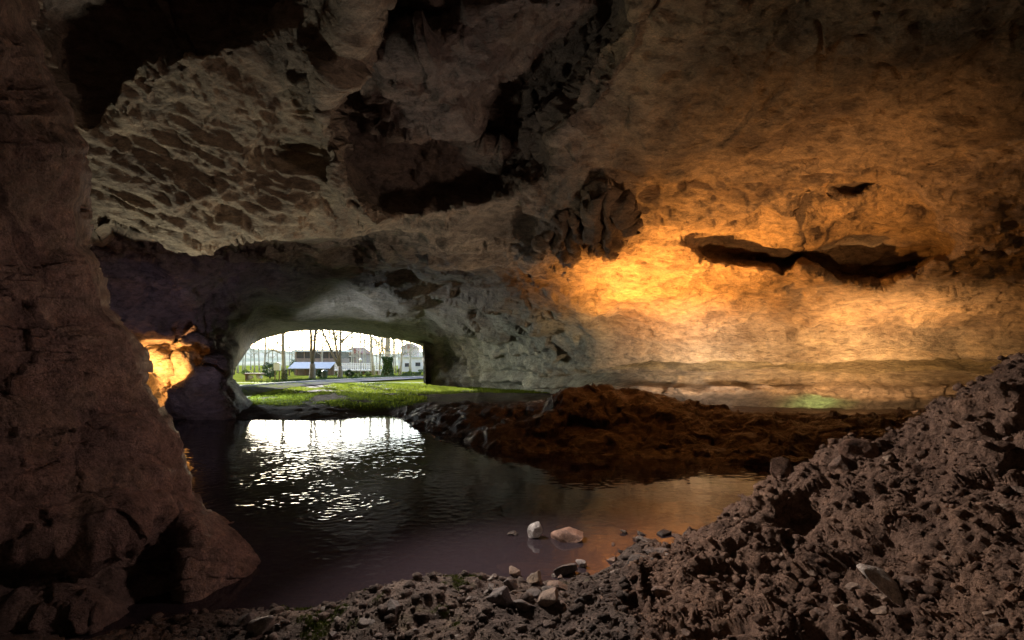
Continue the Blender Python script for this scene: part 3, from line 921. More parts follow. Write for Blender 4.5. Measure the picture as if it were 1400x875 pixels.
for k in range(36):
    px_, py_ = rs.uniform(830, 960), rs.uniform(728, 775)
    if k % 2:
        px_, py_ = rs.uniform(670, 860), rs.uniform(785, 835)
    s_ = rs.uniform(0.045, 0.10)
    stone(px_, py_, s_ * 1.4, s_ * 0.8, s_ * 1.1, 300 + k, [GREY, DARK, BROWN][k % 3], 'fist-sized loose stone scattered among the bigger stones of the near shore',
          group='small loose stones on the near shore', rz=rs.uniform(0, 6), sink=0.3)
for k in range(26):
    px_ = rs.uniform(240, 670)
    py_ = rs.uniform(np.interp(px_, [240, 400, 520, 600, 670], [848, 845, 812, 795, 795]), 878)
    s_ = rs.uniform(0.03, 0.085)
    stone(px_, py_, s_ * 1.5, s_ * 0.7, s_ * 1.1, 400 + k, [GREY, DARK, (0.19, 0.17, 0.15)][k % 3], 'small flat stone bedded in the mossy ground of the near shore',
          group='flat stones on the mossy shore', rz=rs.uniform(0, 6), sink=0.4)
for k in range(60):
    px_, py_ = rs.uniform(880, 1400), rs.uniform(560, 875)
    if py_ < np.interp(px_, [880, 1000, 1080, 1250, 1400], [770, 725, 660, 610, 520]):
        continue
    s_ = rs.uniform(0.03, 0.08)
    stone(px_, py_, s_ * 1.4, s_ * 0.7, s_ * 1.1, 500 + k, [BROWN, (0.20, 0.15, 0.12), (0.25, 0.19, 0.15)][k % 3], 'loose brown lump lying on the face of the rubble heap',
          group='loose lumps on the rubble heap', rz=rs.uniform(0, 6), sink=0.5)

# ------------------------------------------------------------------ outside the mouth
def zg(Y):
    return float(np.interp(Y, [36, 45, 60, 100], [0.26, 0.2, 0.08, 0.0]))


def at(px, Y, z=None):
    return ((px - CX) / F * Y, Y, zg(Y) if z is None else z)


def grass_mat(name, lo, hi, scale=1.2):
    m, nt, b, out = newmat(name)
    tc = N(nt, 'ShaderNodeTexCoord')
    if name == 'bright_moss':
        tl = N(nt, 'ShaderNodeBsdfTranslucent')
        tl.inputs['Color'].default_value = (*hi, 1)
        ms = N(nt, 'ShaderNodeMixShader')
        ms.inputs[0].default_value = 0.5
        nt.links.new(b.outputs[0], ms.inputs[1])
        nt.links.new(tl.outputs[0], ms.inputs[2])
        nt.links.new(ms.outputs[0], out.inputs[0])
    n = noise_node(nt, scale, 6, 0.7, 0.4, tc.outputs['Object'])
    nt.links.new(ramp(nt, n, [(0.3, lo), (0.7, hi)]), b.inputs['Base Color'])
    b.inputs['Roughness'].default_value = 1.0
    b.inputs['Specular IOR Level'].default_value = 0.0
    return m


M_LAWN = grass_mat('lawn_grass', (0.07, 0.10, 0.012), (0.19, 0.19, 0.03), 0.5)
M_HILLG = grass_mat('hillside_scrub', (0.22, 0.23, 0.14), (0.42, 0.38, 0.30), 0.06)
M_BARK = simple_mat('pale_bark', (0.42, 0.38, 0.30), 0.9, 0.4, 3.0, 0.5)
M_BARKD = simple_mat('grey_bark', (0.17, 0.15, 0.125), 0.9, 0.4, 3.0, 0.5)
M_MOSSB = simple_mat('mossy_bark', (0.10, 0.11, 0.045), 0.95, 0.5, 6.0, 0.6)
M_TWIG = simple_mat('twigs', (0.36, 0.33, 0.25), 0.9, 0.3, 2.0)
M_LEAF = simple_mat('spring_leaves', (0.15, 0.20, 0.05), 0.8, 0.4, 1.0, spec=0.2)
M_IVY = simple_mat('ivy_leaves', (0.045, 0.085, 0.02), 0.6, 0.5, 3.0, spec=0.3)
M_BUSH = simple_mat('bush_leaves', (0.05, 0.09, 0.04), 0.7, 0.5, 2.0, spec=0.2)
M_WHITE = simple_mat('white_paint', (0.74, 0.74, 0.72), 0.5, 0.06, 2.0)
M_PINK = simple_mat('rose_render', (0.55, 0.38, 0.34), 0.8, 0.1, 1.0)
M_RED = simple_mat('red_roof_tiles', (0.28, 0.11, 0.08), 0.8, 0.3, 5.0)
M_DUN = simple_mat('brown_render', (0.26, 0.20, 0.17), 0.8, 0.2, 2.0)
M_GLASS = simple_mat('dark_window', (0.03, 0.035, 0.04), 0.12, 0.2, 1.0)
M_METAL = simple_mat('grey_metal', (0.25, 0.265, 0.29), 0.45, 0.12, 3.0, metal=0.3)
M_CONC = simple_mat('pale_concrete', (0.40, 0.39, 0.37), 0.85, 0.2, 2.0, 0.3)
M_PATH = simple_mat('path_asphalt', (0.15, 0.145, 0.15), 1.0, 0.2, 3.0, 0.3, spec=0.0)
M_WOOD = simple_mat('brown_wood', (0.16, 0.10, 0.06), 0.8, 0.3, 5.0)
M_BIN = simple_mat('dark_green_paint', (0.03, 0.045, 0.03), 0.5, 0.2, 2.0)


class MB:
    def __init__(self):
        self.v, self.f = [], []

    def box(self, x0, x1, y0, y1, z0, z1):
        b = len(self.v)
        self.v += [(x, y, z) for z in (z0, z1) for x, y in ((x0, y0), (x1, y0), (x1, y1), (x0, y1))]
        self.f += [tuple(b + i for i in q_) for q_ in ((3, 2, 1, 0), (4, 5, 6, 7), (0, 1, 5, 4), (1, 2, 6, 5), (2, 3, 7, 6), (3, 0, 4, 7))]

    def tube(self, pts, rad, n=7):
        b = len(self.v)
        m_ = len(pts)
        for i in range(m_):
            a = Vector(pts[max(i - 1, 0)])
            c = Vector(pts[min(i + 1, m_ - 1)])
            dv = (c - a).normalized()
            u = dv.cross(Vector((0.31, 0.95, 0.05))).normalized()
            w_ = dv.cross(u)
            for k in range(n):
                t = 2 * math.pi * k / n
                self.v.append(tuple(Vector(pts[i]) + (u * math.cos(t) + w_ * math.sin(t)) * rad[i]))
        for i in range(m_ - 1):
            for k in range(n):
                self.f.append((b + i * n + k, b + i * n + (k + 1) % n, b + (i + 1) * n + (k + 1) % n, b + (i + 1) * n + k))
        self.f.append(tuple(b + k for k in range(n))[::-1])
        self.f.append(tuple(b + (m_ - 1) * n + k for k in range(n)))

    def poly(self, pts):
        b = len(self.v)
        self.v += [tuple(p) for p in pts]
        self.f.append(tuple(range(b, b + len(pts))))

    def prism(self, prof, y0, y1):
        """profile of (x,z) pushed from y0 to y1"""
        b, n_ = len(self.v), len(prof)
        self.v += [(x, y0, z) for x, z in prof] + [(x, y1, z) for x, z in prof]
        self.f += [tuple(range(b, b + n_)), tuple(range(b + 2 * n_ - 1, b + n_ - 1, -1))]
        self.f += [(b + k, b + n_ + k, b + n_ + (k + 1) % n_, b + (k + 1) % n_) for k in range(n_)]

    def build(self, name, mat, parent=None, smooth=False, loc=None):
        o = pyd(name, self.v, self.f, mat, parent, smooth)
        if loc is not None:
            o.location = loc
        return o


def leaf_mesh(name, centres, size, mat, parent=None, seed=0):
    rs = np.random.RandomState(seed)
    n_ = len(centres)
    a = rs.normal(size=(n_, 3))
    a /= np.linalg.norm(a, axis=1, keepdims=True)
    b = np.cross(a, rs.normal(size=(n_, 3)))
    b /= np.linalg.norm(b, axis=1, keepdims=True)
    s_ = size * rs.uniform(0.6, 1.4, (n_, 1))
    c = np.asarray(centres)
    v = np.stack([c - a * s_, c + b * s_ * 0.55, c + a * s_, c - b * s_ * 0.55], 1).reshape(-1, 3)
    f = np.arange(4 * n_).reshape(-1, 4)
    return mesh_obj(name, v, f, mat, parent, smooth=False)


# lawn, hillside, path, kerb
xs = np.linspace(-1.6, 1.6, 60)
ysl = np.exp(np.linspace(math.log(36.0), math.log(420.0), 70))
A, B_ = [a.ravel() for a in np.meshgrid(xs, ysl)]
lv = np.stack([A * B_, B_, np.interp(B_, [36, 45, 60, 100], [0.22, 0.17, 0.06, -0.02]) + 0.05 * perlin(np.stack([A * B_ / 4, B_ / 4, A * 0], 1), 180)], 1)
struct(mesh_obj('lawn', lv, grid_faces(70, 60), M_LAWN))
xs = np.linspace(-260, 260, 90)
ysl = np.linspace(105, 330, 60)
A, B_ = [a.ravel() for a in np.meshgrid(xs, ysl)]
hz_ = sstep(105, 260, B_) * (7 + 3 * np.sin(A * 0.03 + 1)) - 1.0 + 1.2 * perlin(np.stack([A / 18, B_ / 18, A * 0], 1), 181)
struct(mesh_obj('hillside', np.stack([A, B_, hz_], 1), grid_faces(60, 90), M_HILLG))
pe = [(23.0, 341), (29, 366), (31.3, 330), (33, 380), (38.4, 450), (44, 520), (47.6, 578)]
near_e = [(17.6, 318), (23.3, 350), (29.0, 400), (33.5, 450), (39.7, 520), (44.5, 578), (52, 700)]
far_e = [(20.5, 285), (26.5, 300), (33.0, 380), (38.4, 450), (44.0, 520), (48.4, 578), (57, 700)]


def dens(e, m_=10):
    out_ = []
    for k in range(len(e) - 1):
        for t in np.linspace(0, 1, m_, endpoint=False):
            Y = e[k][0] * (1 - t) + e[k + 1][0] * t
            px = e[k][1] * (1 - t) + e[k + 1][1] * t
            out_.append(((px - CX) / F * Y, Y))
    return np.array(out_)


ne, fe = dens(near_e), dens(far_e)
pv = []
for t in np.linspace(0, 1, 7):
    e = ne * (1 - t) + fe * t
    z = ground_z(e[:, 0], e[:, 1]) + 0.05
    pv.append(np.stack([e[:, 0], e[:, 1], z], 1))
pvv = np.concatenate(pv)
struct(mesh_obj('path', pvv, grid_faces(7, len(ne)), M_PATH))
kb = []
tng = np.gradient(fe, axis=0)
tng /= np.linalg.norm(tng, axis=1, keepdims=True)
nn_ = np.stack([-tng[:, 1], tng[:, 0]], 1)
zz = ground_z(fe[:, 0], fe[:, 1])
for off, dz in ((0, -0.1), (0, 0.14), (0.16, 0.14), (0.16, -0.1)):
    e = fe + nn_ * off
    kb.append(np.stack([e[:, 0], e[:, 1], zz + dz], 1))
struct(mesh_obj('kerb', np.concatenate(kb), grid_faces(4, len(fe)), M_CONC, smooth=False))

# tall dark grass along the kerb
rs = np.random.RandomState(5)
n_ = 16000
k_ = rs.randint(25, len(fe) - 1, n_)
t_ = rs.uniform(0, 1, (n_, 1))
base = fe[k_] * (1 - t_) + fe[k_ + 1] * t_ + nn_[k_] * (0.25 + rs.exponential(0.9, (n_, 1)))
hb = rs.uniform(0.10, 0.30, n_)
zb = ground_z(base[:, 0], base[:, 1])
an = rs.uniform(0, 2 * math.pi, n_)
dx, dy = np.cos(an) * 0.02, np.sin(an) * 0.02
lean = rs.normal(0, 0.06, (n_, 2))
v = np.stack([np.stack([base[:, 0] - dx, base[:, 1] - dy, zb - 0.02], 1), np.stack([base[:, 0] + dx, base[:, 1] + dy, zb - 0.02], 1),
              np.stack([base[:, 0] + lean[:, 0], base[:, 1] + lean[:, 1], zb + hb], 1)], 1).reshape(-1, 3)
M_TALL = simple_mat('tall_grass', (0.05, 0.095, 0.03), 0.8, 0.4, 1.0, spec=0.2)
struct(mesh_obj('grass', v, np.arange(3 * n_).reshape(-1, 3), M_TALL, smooth=False), 'stuff')


# trees
def bend(p0, p1, n, wob, rs):
    out_ = []
    for k in range(n):
        t = k / (n - 1)
        out_.append(tuple(np.array(p0) * (1 - t) + np.array(p1) * t + (rs.normal(size=3) * wob if 0 < k < n - 1 else 0)))
    return out_


def branch_set(mb, base_pts, r0, rs, count, tips, zmin=1.6):
    """side branches and twigs off a stem given as points"""
    pts = np.array(base_pts)
    for k in range(count):
        t = rs.uniform(0.18, 1.0)
        i = min(int(t * (len(pts) - 1)), len(pts) - 2)
        fr_ = t * (len(pts) - 1) - i
        p = pts[i] * (1 - fr_) + pts[i + 1] * fr_
        if p[2] < zmin:
            continue
        a = rs.uniform(0, 2 * math.pi)
        ln = rs.uniform(0.8, 2.4) * (1.15 - 0.6 * t)
        up = rs.uniform(0.25, 1.1)
        e = p + np.array([math.cos(a) * ln, math.sin(a) * ln, ln * up])
        rr_ = max(0.012, r0 * (1 - t) * 0.35 + 0.012)
        bp = bend(p, e, 4, ln * 0.06, rs)
        mb.tube(bp, [rr_, rr_ * .8, rr_ * .55, rr_ * .3], 4)
        for j in range(4):
            s0 = np.array(bp[rs.randint(1, 4)])
            a2 = a + rs.uniform(-1.2, 1.2)
            l2 = ln * rs.uniform(0.25, 0.55)
            e2 = s0 + np.array([math.cos(a2) * l2, math.sin(a2) * l2, l2 * rs.uniform(0.0, 1.2)])
            mb.tube([tuple(s0), tuple((s0 + e2) / 2 + rs.normal(size=3) * 0.04), tuple(e2)], [0.012, 0.009, 0.005], 3)
            tips.append(e2)


def tree(px, base_py, stems, label, dia, seed, bark, height=11, group=None, moss=0.0, branches=26, leaves=260, fork=0.0, zmin=1.8, name='bare_tree'):
    """stems: list of (dx, dz) picture slants: sideways metres per metre of height"""
    rs = np.random.RandomState(seed)
    Y = 1.75 * F / (base_py - HZ)
    root = empty(name, at(px, Y))
    tag(root, label, 'tree', group)
    r0 = dia / 2
    mb, tips = MB(), []
    if fork > 0:
        mb.tube([(0, 0, -0.15), (0, 0, fork * 0.3), (0.02, 0, fork * 0.7), (0, 0, fork + 0.1)], [r0 * 1.5, r0 * 1.15, r0 * 1.05, r0 * 0.9], 10)
    for s, (sl_, k_) in enumerate(stems):
        p0 = np.array([0, 0, max(fork - 0.05, -0.15)])
        H = height * k_
        pts = []
        for t in np.linspace(0, 1, 9):
            hgt = p0[2] + (H - p0[2]) * t
            pts.append((sl_ * (hgt - p0[2]) * (1 - 0.45 * t) + rs.normal() * 0.03 * (t > 0), rs.normal() * 0.03 + sl_ * 0.3 * hgt * (s - 1) * 0.3, hgt))
        rr_ = [r0 * (0.62 if fork > 0 else 1.0) * (1 - 0.82 * t) * (1.35 if (t == 0 and fork == 0) else 1.0) for t in np.linspace(0, 1, 9)]
        mb.tube(pts, rr_, 9)
        br = MB()
        branch_set(br, pts, r0, rs, branches, tips, zmin)
        br.build('crown', M_TWIG, root)
    mb.build('trunk', bark, root, True)
    if leaves and tips:
        c = np.array(tips)[rs.randint(0, len(tips), leaves)] + rs.normal(0, 0.16, (leaves, 3))
        leaf_mesh('leaves', c, 0.035, M_LEAF, root, seed)
    if moss > 0:
        n_ = 700
        hh = rs.uniform(0, 1, n_) ** 1.5 * moss
        a = rs.uniform(0, 2 * math.pi, n_)
        r_ = r0 * (1.25 - 0.15 * hh / moss) * rs.uniform(0.85, 1.1, n_)
        leaf_mesh('moss', np.stack([np.cos(a) * r_, np.sin(a) * r_, hh], 1), 0.05, M_MOSSB, root, seed + 1)
    return root


tree(389, 521, [(-0.035, 1)], 'slender pale trunk with a green mossy foot beside the white box on posts', 0.34, 601, M_BARK, moss=0.9)
tree(427, 520, [(-0.075, 1), (0.11, 0.95)], 'tree forking low into two pale stems, with a dark stout foot', 0.42, 602, M_BARKD, fork=1.25)
tree(465, 517, [(-0.62, 0.8), (-0.22, 0.95), (0.03, 1)], 'tree spreading into three leaning stems in the middle of the mouth', 0.38, 603, M_BARKD, fork=1.0)
tv = tree(530, 514, [(0.0, 1.1)], 'thick straight trunk with its lower half wrapped in dark ivy', 0.66, 604, M_BARK, leaves=150)
rs = np.random.RandomState(9)
n_ = 1900
hh = rs.uniform(0, 2.0, n_)
a = rs.uniform(0, 2 * math.pi, n_)
r_ = 0.36 + 0.30 * rs.uniform(0, 1, n_) * (0.6 + 0.4 * np.sin(hh * 3.1 + 1))
leaf_mesh('ivy', np.stack([np.cos(a) * r_, np.sin(a) * r_, hh], 1), 0.09, M_IVY, tv, 9)
tree(547, 512, [(0.06, 1)], 'thin crooked tree with a green mossy foot to the right of the ivy trunk', 0.28, 605, M_BARK, moss=0.8)
tree(519, 511, [(-0.03, 1), (0.07, 0.9)], 'slim twin-stemmed tree close on the left of the ivy trunk', 0.32, 606, M_BARK, fork=0.5)
tree(511, 511, [(-0.10, 1)], 'pale slim tree leaning left between the three-stemmed tree and the ivy trunk', 0.36, 607, M_BARK)
for k, (px_, py_, sl_, dd) in enumerate([(362, 510, .02, .26), (348, 507, -.03, .2), (335, 506, .04, .2), (403, 507, .03, .2), (414, 506, -.02, .2), (440, 508, .03, .24), (483, 507, -.04, .22), (492, 509, .02, .26),
                                          (500, 507, -.03, .22), (505, 508, .05, .22), (524, 507, -.02, .24), (537, 507, .03, .24), (541, 508, -.04, .2), (555, 506, .03, .22), (561, 508, .0, .3), (569, 506, .03, .22),
                                          (372, 506, .05, .2), (355, 506, -.05, .22), (450, 506, .02, .22), (475, 506, -.02, .2), (325, 508, .02, .24), (590, 508, .02, .3), (612, 507, -.02, .3), (332, 505, .02, .2), (343, 504, -.02, .2), (367, 504, .02, .18), (380, 505, -.03, .2), (399, 504, .02, .2), (409, 504, .0, .2), (433, 504, .03, .2), (446, 505, -.02, .2), (459, 504, .02, .2), (470, 504, -.03, .2), (480, 504, .02, .2), (488, 504, .0, .2), (497, 504, .03, .2), (515, 505, -.02, .2), (527, 504, .02, .2), (545, 504, .0, .2), (565, 504, -.02, .2), (575, 505, .03, .2), (300, 508, .0, .3), (280, 507, .0, .3), (640, 508, .0, .3)]):
    tree(px_, py_, [(sl_, 1)], 'thin pale bare tree of the grove beyond the mouth', dd, 620 + k, M_BARK, group='thin bare trees of the grove', branches=34, leaves=260, zmin=1.2)


def bush(px, Y, w_, h_, label, seed, mat=M_BUSH, n_=900, cat='bush', name='bush', group=None, size=0.07):
    rs = np.random.RandomState(seed)
    root = empty(name, at(px, Y))
    tag(root, label, cat, group)
    d_ = rs.normal(size=(n_, 3))
    d_ /= np.linalg.norm(d_, axis=1, keepdims=True)
    r_ = rs.uniform(0.25, 1, (n_, 1)) ** 0.5
    c = d_ * r_ * np.array([w_ / 2, w_ / 2, h_ / 2]) + np.array([0, 0, h_ * 0.52])
    c *= (1 + 0.22 * perlin(c * 3 + seed, seed))[:, None]
    leaf_mesh('foliage', c, size, mat, root, seed)
    st_ = MB()
    for k in range(5):
        st_.tube([(0, 0, -0.05), tuple(rs.normal(0, 0.12, 3) * np.array([1, 1, 0]) + np.array([0, 0, h_ * 0.35])), tuple(rs.normal(0, w_ * 0.22, 3) * np.array([1, 1, 0]) + np.array([0, 0, h_ * 0.75]))], [0.03, 0.02, 0.008], 5)
    st_.build('stem', M_BARKD, root)
    return root


bush(369, 46, 1.3, 1.45, 'rounded dark green bush behind the white box on posts', 701)
bush(440, 46, 1.0, 0.8, 'low dark bush beside the dark bin', 702)
bush(402, 66, 1.2, 1.7, 'dark shrub against the left end of the brown pavilion', 703)
bush(478, 50, 0.9, 0.7, 'low green bush in front of the white railing', 704)
for k, px_ in enumerate((551, 556, 560, 565, 569, 573)):
    bush(px_ + rs.uniform(-1, 1), 55 + (k % 3) * 2.5, 0.4, 0.35, 'small dark tussock in the yellow grass before the white building', 710 + k, n_=140, cat='tussock', name='tussock', group='tussocks before the white building', size=0.06)
for k in range(26):
    px_, Y_ = rs.uniform(322, 578), rs.uniform(49, 75)
    bush(px_, Y_, rs.uniform(0.5, 1.2), rs.uniform(0.3, 0.6), 'yellow-green clump of long grass on the lawn beyond the path', 730 + k, mat=M_LEAF, n_=170, cat='grass clump', name='grass_clump', group='grass clumps on the lawn', size=0.08)

# white box on two posts
r_ = empty('signboard', at(379, 40.5))
tag(r_, 'blank white box on two dark posts in front of the dark bush', 'sign')
b_ = MB(); b_.box(-0.24, 0.24, -0.09, 0.09, 0.82, 1.36); b_.build('panel', M_WHITE, r_)
b_ = MB(); b_.prism([(-0.30, 1.36), (0.30, 1.36), (0, 1.46)], -0.12, 0.12); b_.build('cap', M_WHITE, r_)
for s in (-1, 1):
    b_ = MB(); b_.box(s * 0.17 - 0.03, s * 0.17 + 0.03, -0.03, 0.03, -0.1, 0.82); b_.build('post', M_WOOD, r_)
# stone and timber table
r_ = empty('picnic_table', at(348, 42.5))
tag(r_, 'rustic table with a thick brown top on whitish stone blocks by the path', 'table')
b_ = MB(); b_.box(-0.72, 0.70, -0.35, 0.35, 0.44, 0.56); b_.build('tabletop', M_WOOD, r_)
for x_ in (-0.28, 0.36):
    v = stone_mesh((0.30, 0.26, 0.25), 801 + int(x_ * 100), 8) + np.array([x_, 0, 0.21])
    mesh_obj('leg', v, ICO_F, M_STONE, r_, tint=np.tile((0.6, 0.58, 0.56), (len(v), 1)))
b_ = MB(); b_.box(-0.66, -0.56, -0.25, 0.25, -0.1, 0.44); b_.build('leg', M_WOOD, r_)
# bin
r_ = empty('litter_bin', at(444, 44.5))
tag(r_, 'dark litter bin on the grass between the forked tree and the three-stemmed tree', 'bin')
b_ = MB(); b_.tube([(0, 0, -0.02), (0, 0, 0.05), (0, 0, 0.62), (0, 0, 0.66)], [0.20, 0.21, 0.25, 0.26], 14); b_.build('body', M_BIN, r_)
b_ = MB(); b_.tube([(0, 0, 0.665), (0, 0, 0.70), (0, 0, 0.80)], [0.28, 0.28, 0.10], 14); b_.build('lid', M_BIN, r_)
# lamp posts
for px_, lb in ((396, 'thin grey lamp post rising beside the mossy-footed trunk'), ((493, 'lamp post with a white globe beyond the white railing'))):
    r_ = empty('lamp_post', at(px_, 58))
    tag(r_, lb, 'lamp post')
    b_ = MB(); b_.tube([(0, 0, -0.1), (0, 0, 0.3), (0, 0, 3.0 if px_ < 450 else 1.55)], [0.06, 0.045, 0.035], 8); b_.build('pole', M_METAL, r_)
    b_ = MB()
    zt_ = 3.0 if px_ < 450 else 1.55
    b_.tube([(0, 0, zt_), (0, 0, zt_ + 0.06), (0, 0, zt_ + 0.18), (0, 0, zt_ + 0.30), (0, 0, zt_ + 0.36)], [0.05, 0.13, 0.18, 0.13, 0.03], 12); b_.build('globe', M_WHITE, r_, True)
# nest box on the ivy trunk
r_ = empty('nest_box', at(531, 49.3, 2.42))
tag(r_, 'little white box with a blue-grey roof hung on the ivy trunk', 'nest box')
b_ = MB(); b_.box(-0.24, 0.24, -0.14, 0.14, 0, 0.26); b_.build('body', M_WHITE, r_)
b_ = MB(); b_.prism([(-0.32, 0.26), (0.32, 0.26), (0.0, 0.40)], -0.2, 0.2); b_.build('roof', M_METAL, r_)
# brown pavilion with a dark window band
Yp = 70.0
x0, x1 = (404 - CX) / F * Yp, (462 - CX) / F * Yp
r_ = empty('pavilion', ((x0 + x1) / 2, Yp, zg(Yp)))
tag(r_, 'low brown pavilion with a dark band of windows under a pale flat roof', 'building')
hw = (x1 - x0) / 2
b_ = MB(); b_.box(-hw, hw, 0, 5, -0.2, 1.95); b_.build('wall', M_DUN, r_)
b_ = MB(); b_.box(-hw - 0.3, hw + 0.3, -0.4, 5.4, 2.86, 3.12); b_.build('roof', M_WHITE, r_)
b_ = MB(); b_.box(-hw + 0.05, hw - 0.05, 0.08, 4.9, 1.95, 2.86); b_.build('window', M_GLASS, r_)
for k in range(6):
    x_ = -hw + 0.08 + k * (2 * hw - 0.16) / 5
    b_ = MB(); b_.box(x_ - 0.07, x_ + 0.07, 0.0, 0.07, 1.951, 2.859); b_.build('mullion', M_DUN, r_)
# low silvery shelter
Yp = 57.0
x0, x1 = (393 - CX) / F * Yp, (451 - CX) / F * Yp
r_ = empty('shelter', ((x0 + x1) / 2, Yp, zg(Yp)))
tag(r_, 'low open shelter with a sloping silver-grey sheet roof', 'shelter')
hw = (x1 - x0) / 2
b_ = MB(); b_.v = [(-hw, 0, 0.72), (hw, 0, 0.72), (hw, 1.9, 1.42), (-hw, 1.9, 1.42), (-hw, 0, 0.78), (hw, 0, 0.78), (hw, 1.9, 1.48), (-hw, 1.9, 1.48)]
b_.f = [(3, 2, 1, 0), (4, 5, 6, 7), (0, 1, 5, 4), (1, 2, 6, 5), (2, 3, 7, 6), (3, 0, 4, 7)]; b_.build('roof', M_METAL, r_)
for k in range(6):
    x_ = -hw + 0.1 + k * (2 * hw - 0.2) / 5
    b_ = MB(); b_.box(x_ - 0.05, x_ + 0.05, 0.12, 0.22, -0.1, 0.73); b_.build('post', M_WHITE if k == 3 else M_WOOD, r_)
b_ = MB(); b_.box(-hw + 0.1, hw - 0.1, 1.6, 1.75, -0.1, 1.3); b_.build('wall', M_DUN, r_)
# white footbridge railing
Yp = 61.0
x0, x1 = (447 - CX) / F * Yp, (527 - CX) / F * Yp
r_ = empty('footbridge', ((x0 + x1) / 2, Yp, zg(Yp)))
tag(r_, 'white railed footbridge running behind the three-stemmed tree', 'footbridge')
hw = (x1 - x0) / 2
b_ = MB(); b_.box(-hw, hw, -0.05, 1.3, 0.42, 0.56); b_.build('deck', M_WHITE, r_)
for k in range(9):
    x_ = -hw + 0.15 + k * (2 * hw - 0.3) / 8
    b_ = MB(); b_.box(x_ - 0.07, x_ + 0.07, 0.1, 0.25, -0.2, 0.419); b_.build('pier', M_WOOD, r_)
for y_ in (0.0, 1.22):
    b_ = MB()
    for z_ in (0.85, 1.05, 1.28):
        b_.box(-hw, hw, y_, y_ + 0.05, z_, z_ + 0.06)
    for k in range(26):
        x_ = -hw + 0.1 + k * (2 * hw - 0.2) / 25
        b_.box(x_ - 0.03, x_ + 0.03, y_ - 0.032, y_ - 0.002, 0.561, 1.36)
    b_.build('railing', M_WHITE, r_)


def house(px0, px1, Yp, wall_h, roof_h, mw, mr, label, wins, name='house', depth=6.0, flat=False):
    x0, x1 = (px0 - CX) / F * Yp, (px1 - CX) / F * Yp
    r_ = empty(name, ((x0 + x1) / 2, Yp, 0))
    tag(r_, label, 'house' if name == 'house' else 'building')
    hw = (x1 - x0) / 2
    b_ = MB(); b_.box(-hw, hw, 0, depth, -0.3, wall_h); b_.build('wall', mw, r_)
    b_ = MB()
    if flat:
        b_.box(-hw - 0.2, hw + 0.2, -0.25, depth + 0.2, wall_h, wall_h + roof_h)
    else:
        b_.prism([(-hw - 0.35, wall_h - 0.05), (hw + 0.35, wall_h - 0.05), (0, wall_h + roof_h)], -0.35, depth + 0.3)
    b_.build('roof', mr, r_)
    for (a0, a1, z0, z1) in wins:
        b_ = MB(); b_.box(a0 * hw, a1 * hw, -0.04, -0.003, z0, z1); wn = b_.build('window', M_GLASS, r_)
        b_ = MB()
        b_.box(a0 * hw - 0.06, a1 * hw + 0.06, -0.07, -0.004, z1, z1 + 0.07); b_.box(a0 * hw - 0.08, a1 * hw + 0.08, -0.12, -0.004, z0 - 0.08, z0)
        b_.build('frame', M_WHITE, wn)
    return r_


house(471, 494, 92, 2.9, 1.15, M_DUN, M_RED, 'small house with a red-brown gabled roof behind the white railing', [(-0.5, 0.1, 1.3, 2.3)], depth=7)
house(544, 640, 76, 2.15, 0.16, M_WHITE, M_WHITE, 'long low white building with two dark windows at the edge of the mouth', [(-0.80, -0.62, 0.75, 1.3), (-0.50, -0.36, 0.85, 1.4), (-0.1, 0.1, 0.8, 1.4)], name='long_building', flat=True)
house(549, 566, 104, 4.2, 0.9, M_PINK, M_RED, 'rose-coloured house rising behind the long white building', [(-0.5, -0.1, 2.6, 3.4), (0.2, 0.6, 2.6, 3.4)])

# moss tufts on the cave floor by the mouth, and on the near shore
idx = np.where((w_moss > 0.5) & (pxm > 318) & (pxm < 770) & (Vm[:, 1] < 35) & ~(w_bank > 0.5))[0]
rs = np.random.RandomState(15)
pick = rs.choice(idx, 42000, p=(Vm[idx, 1] ** 2) / (Vm[idx, 1] ** 2).sum())
base = Vm2[pick] + np.stack([rs.uniform(-.05, .05, len(pick)), rs.uniform(-.08, .08, len(pick)), np.zeros(len(pick))], 1)


def blades(base, h0, h1, wdt, rs):
    n_ = len(base)
    an = rs.uniform(0, 2 * math.pi, n_)
    dx, dy = np.cos(an) * wdt, np.sin(an) * wdt
    h_ = rs.uniform(h0, h1, n_)
    ln = rs.normal(0, 1, (n_, 2)) * h_[:, None] * 0.5
    return np.stack([base + np.stack([-dx, -dy, -0.02 + 0 * dx], 1), base + np.stack([dx, dy, -0.02 + 0 * dx], 1),
                     base + np.stack([ln[:, 0], ln[:, 1], h_], 1)], 1).reshape(-1, 3)


M_MOSS = grass_mat('bright_moss', (0.07, 0.115, 0.012), (0.20, 0.25, 0.03), 0.9)
bv_ = blades(base, 0.03, 0.10, 0.022, rs)
struct(mesh_obj('moss', bv_, np.arange(len(bv_)).reshape(-1, 3), M_MOSS, smooth=False), 'stuff')
idx = np.where((mossn > 0.45) & (Vn[:, 1] > 3.1) & (Vn2[:, 2] > 0.03) & (pxn > 200) & (pxn < 660))[0]
pick = rs.choice(idx, 9000)
base = Vn2[pick] + np.stack([rs.uniform(-.01, .01, len(pick)), rs.uniform(-.01, .01, len(pick)), np.zeros(len(pick))], 1)
M_DIM = grass_mat('dim_moss', (0.07, 0.10, 0.02), (0.16, 0.21, 0.045), 9.0)
bv_ = blades(base, 0.008, 0.022, 0.004, rs)
struct(mesh_obj('moss', bv_, np.arange(len(bv_)).reshape(-1, 3), M_DIM, smooth=False), 'stuff')

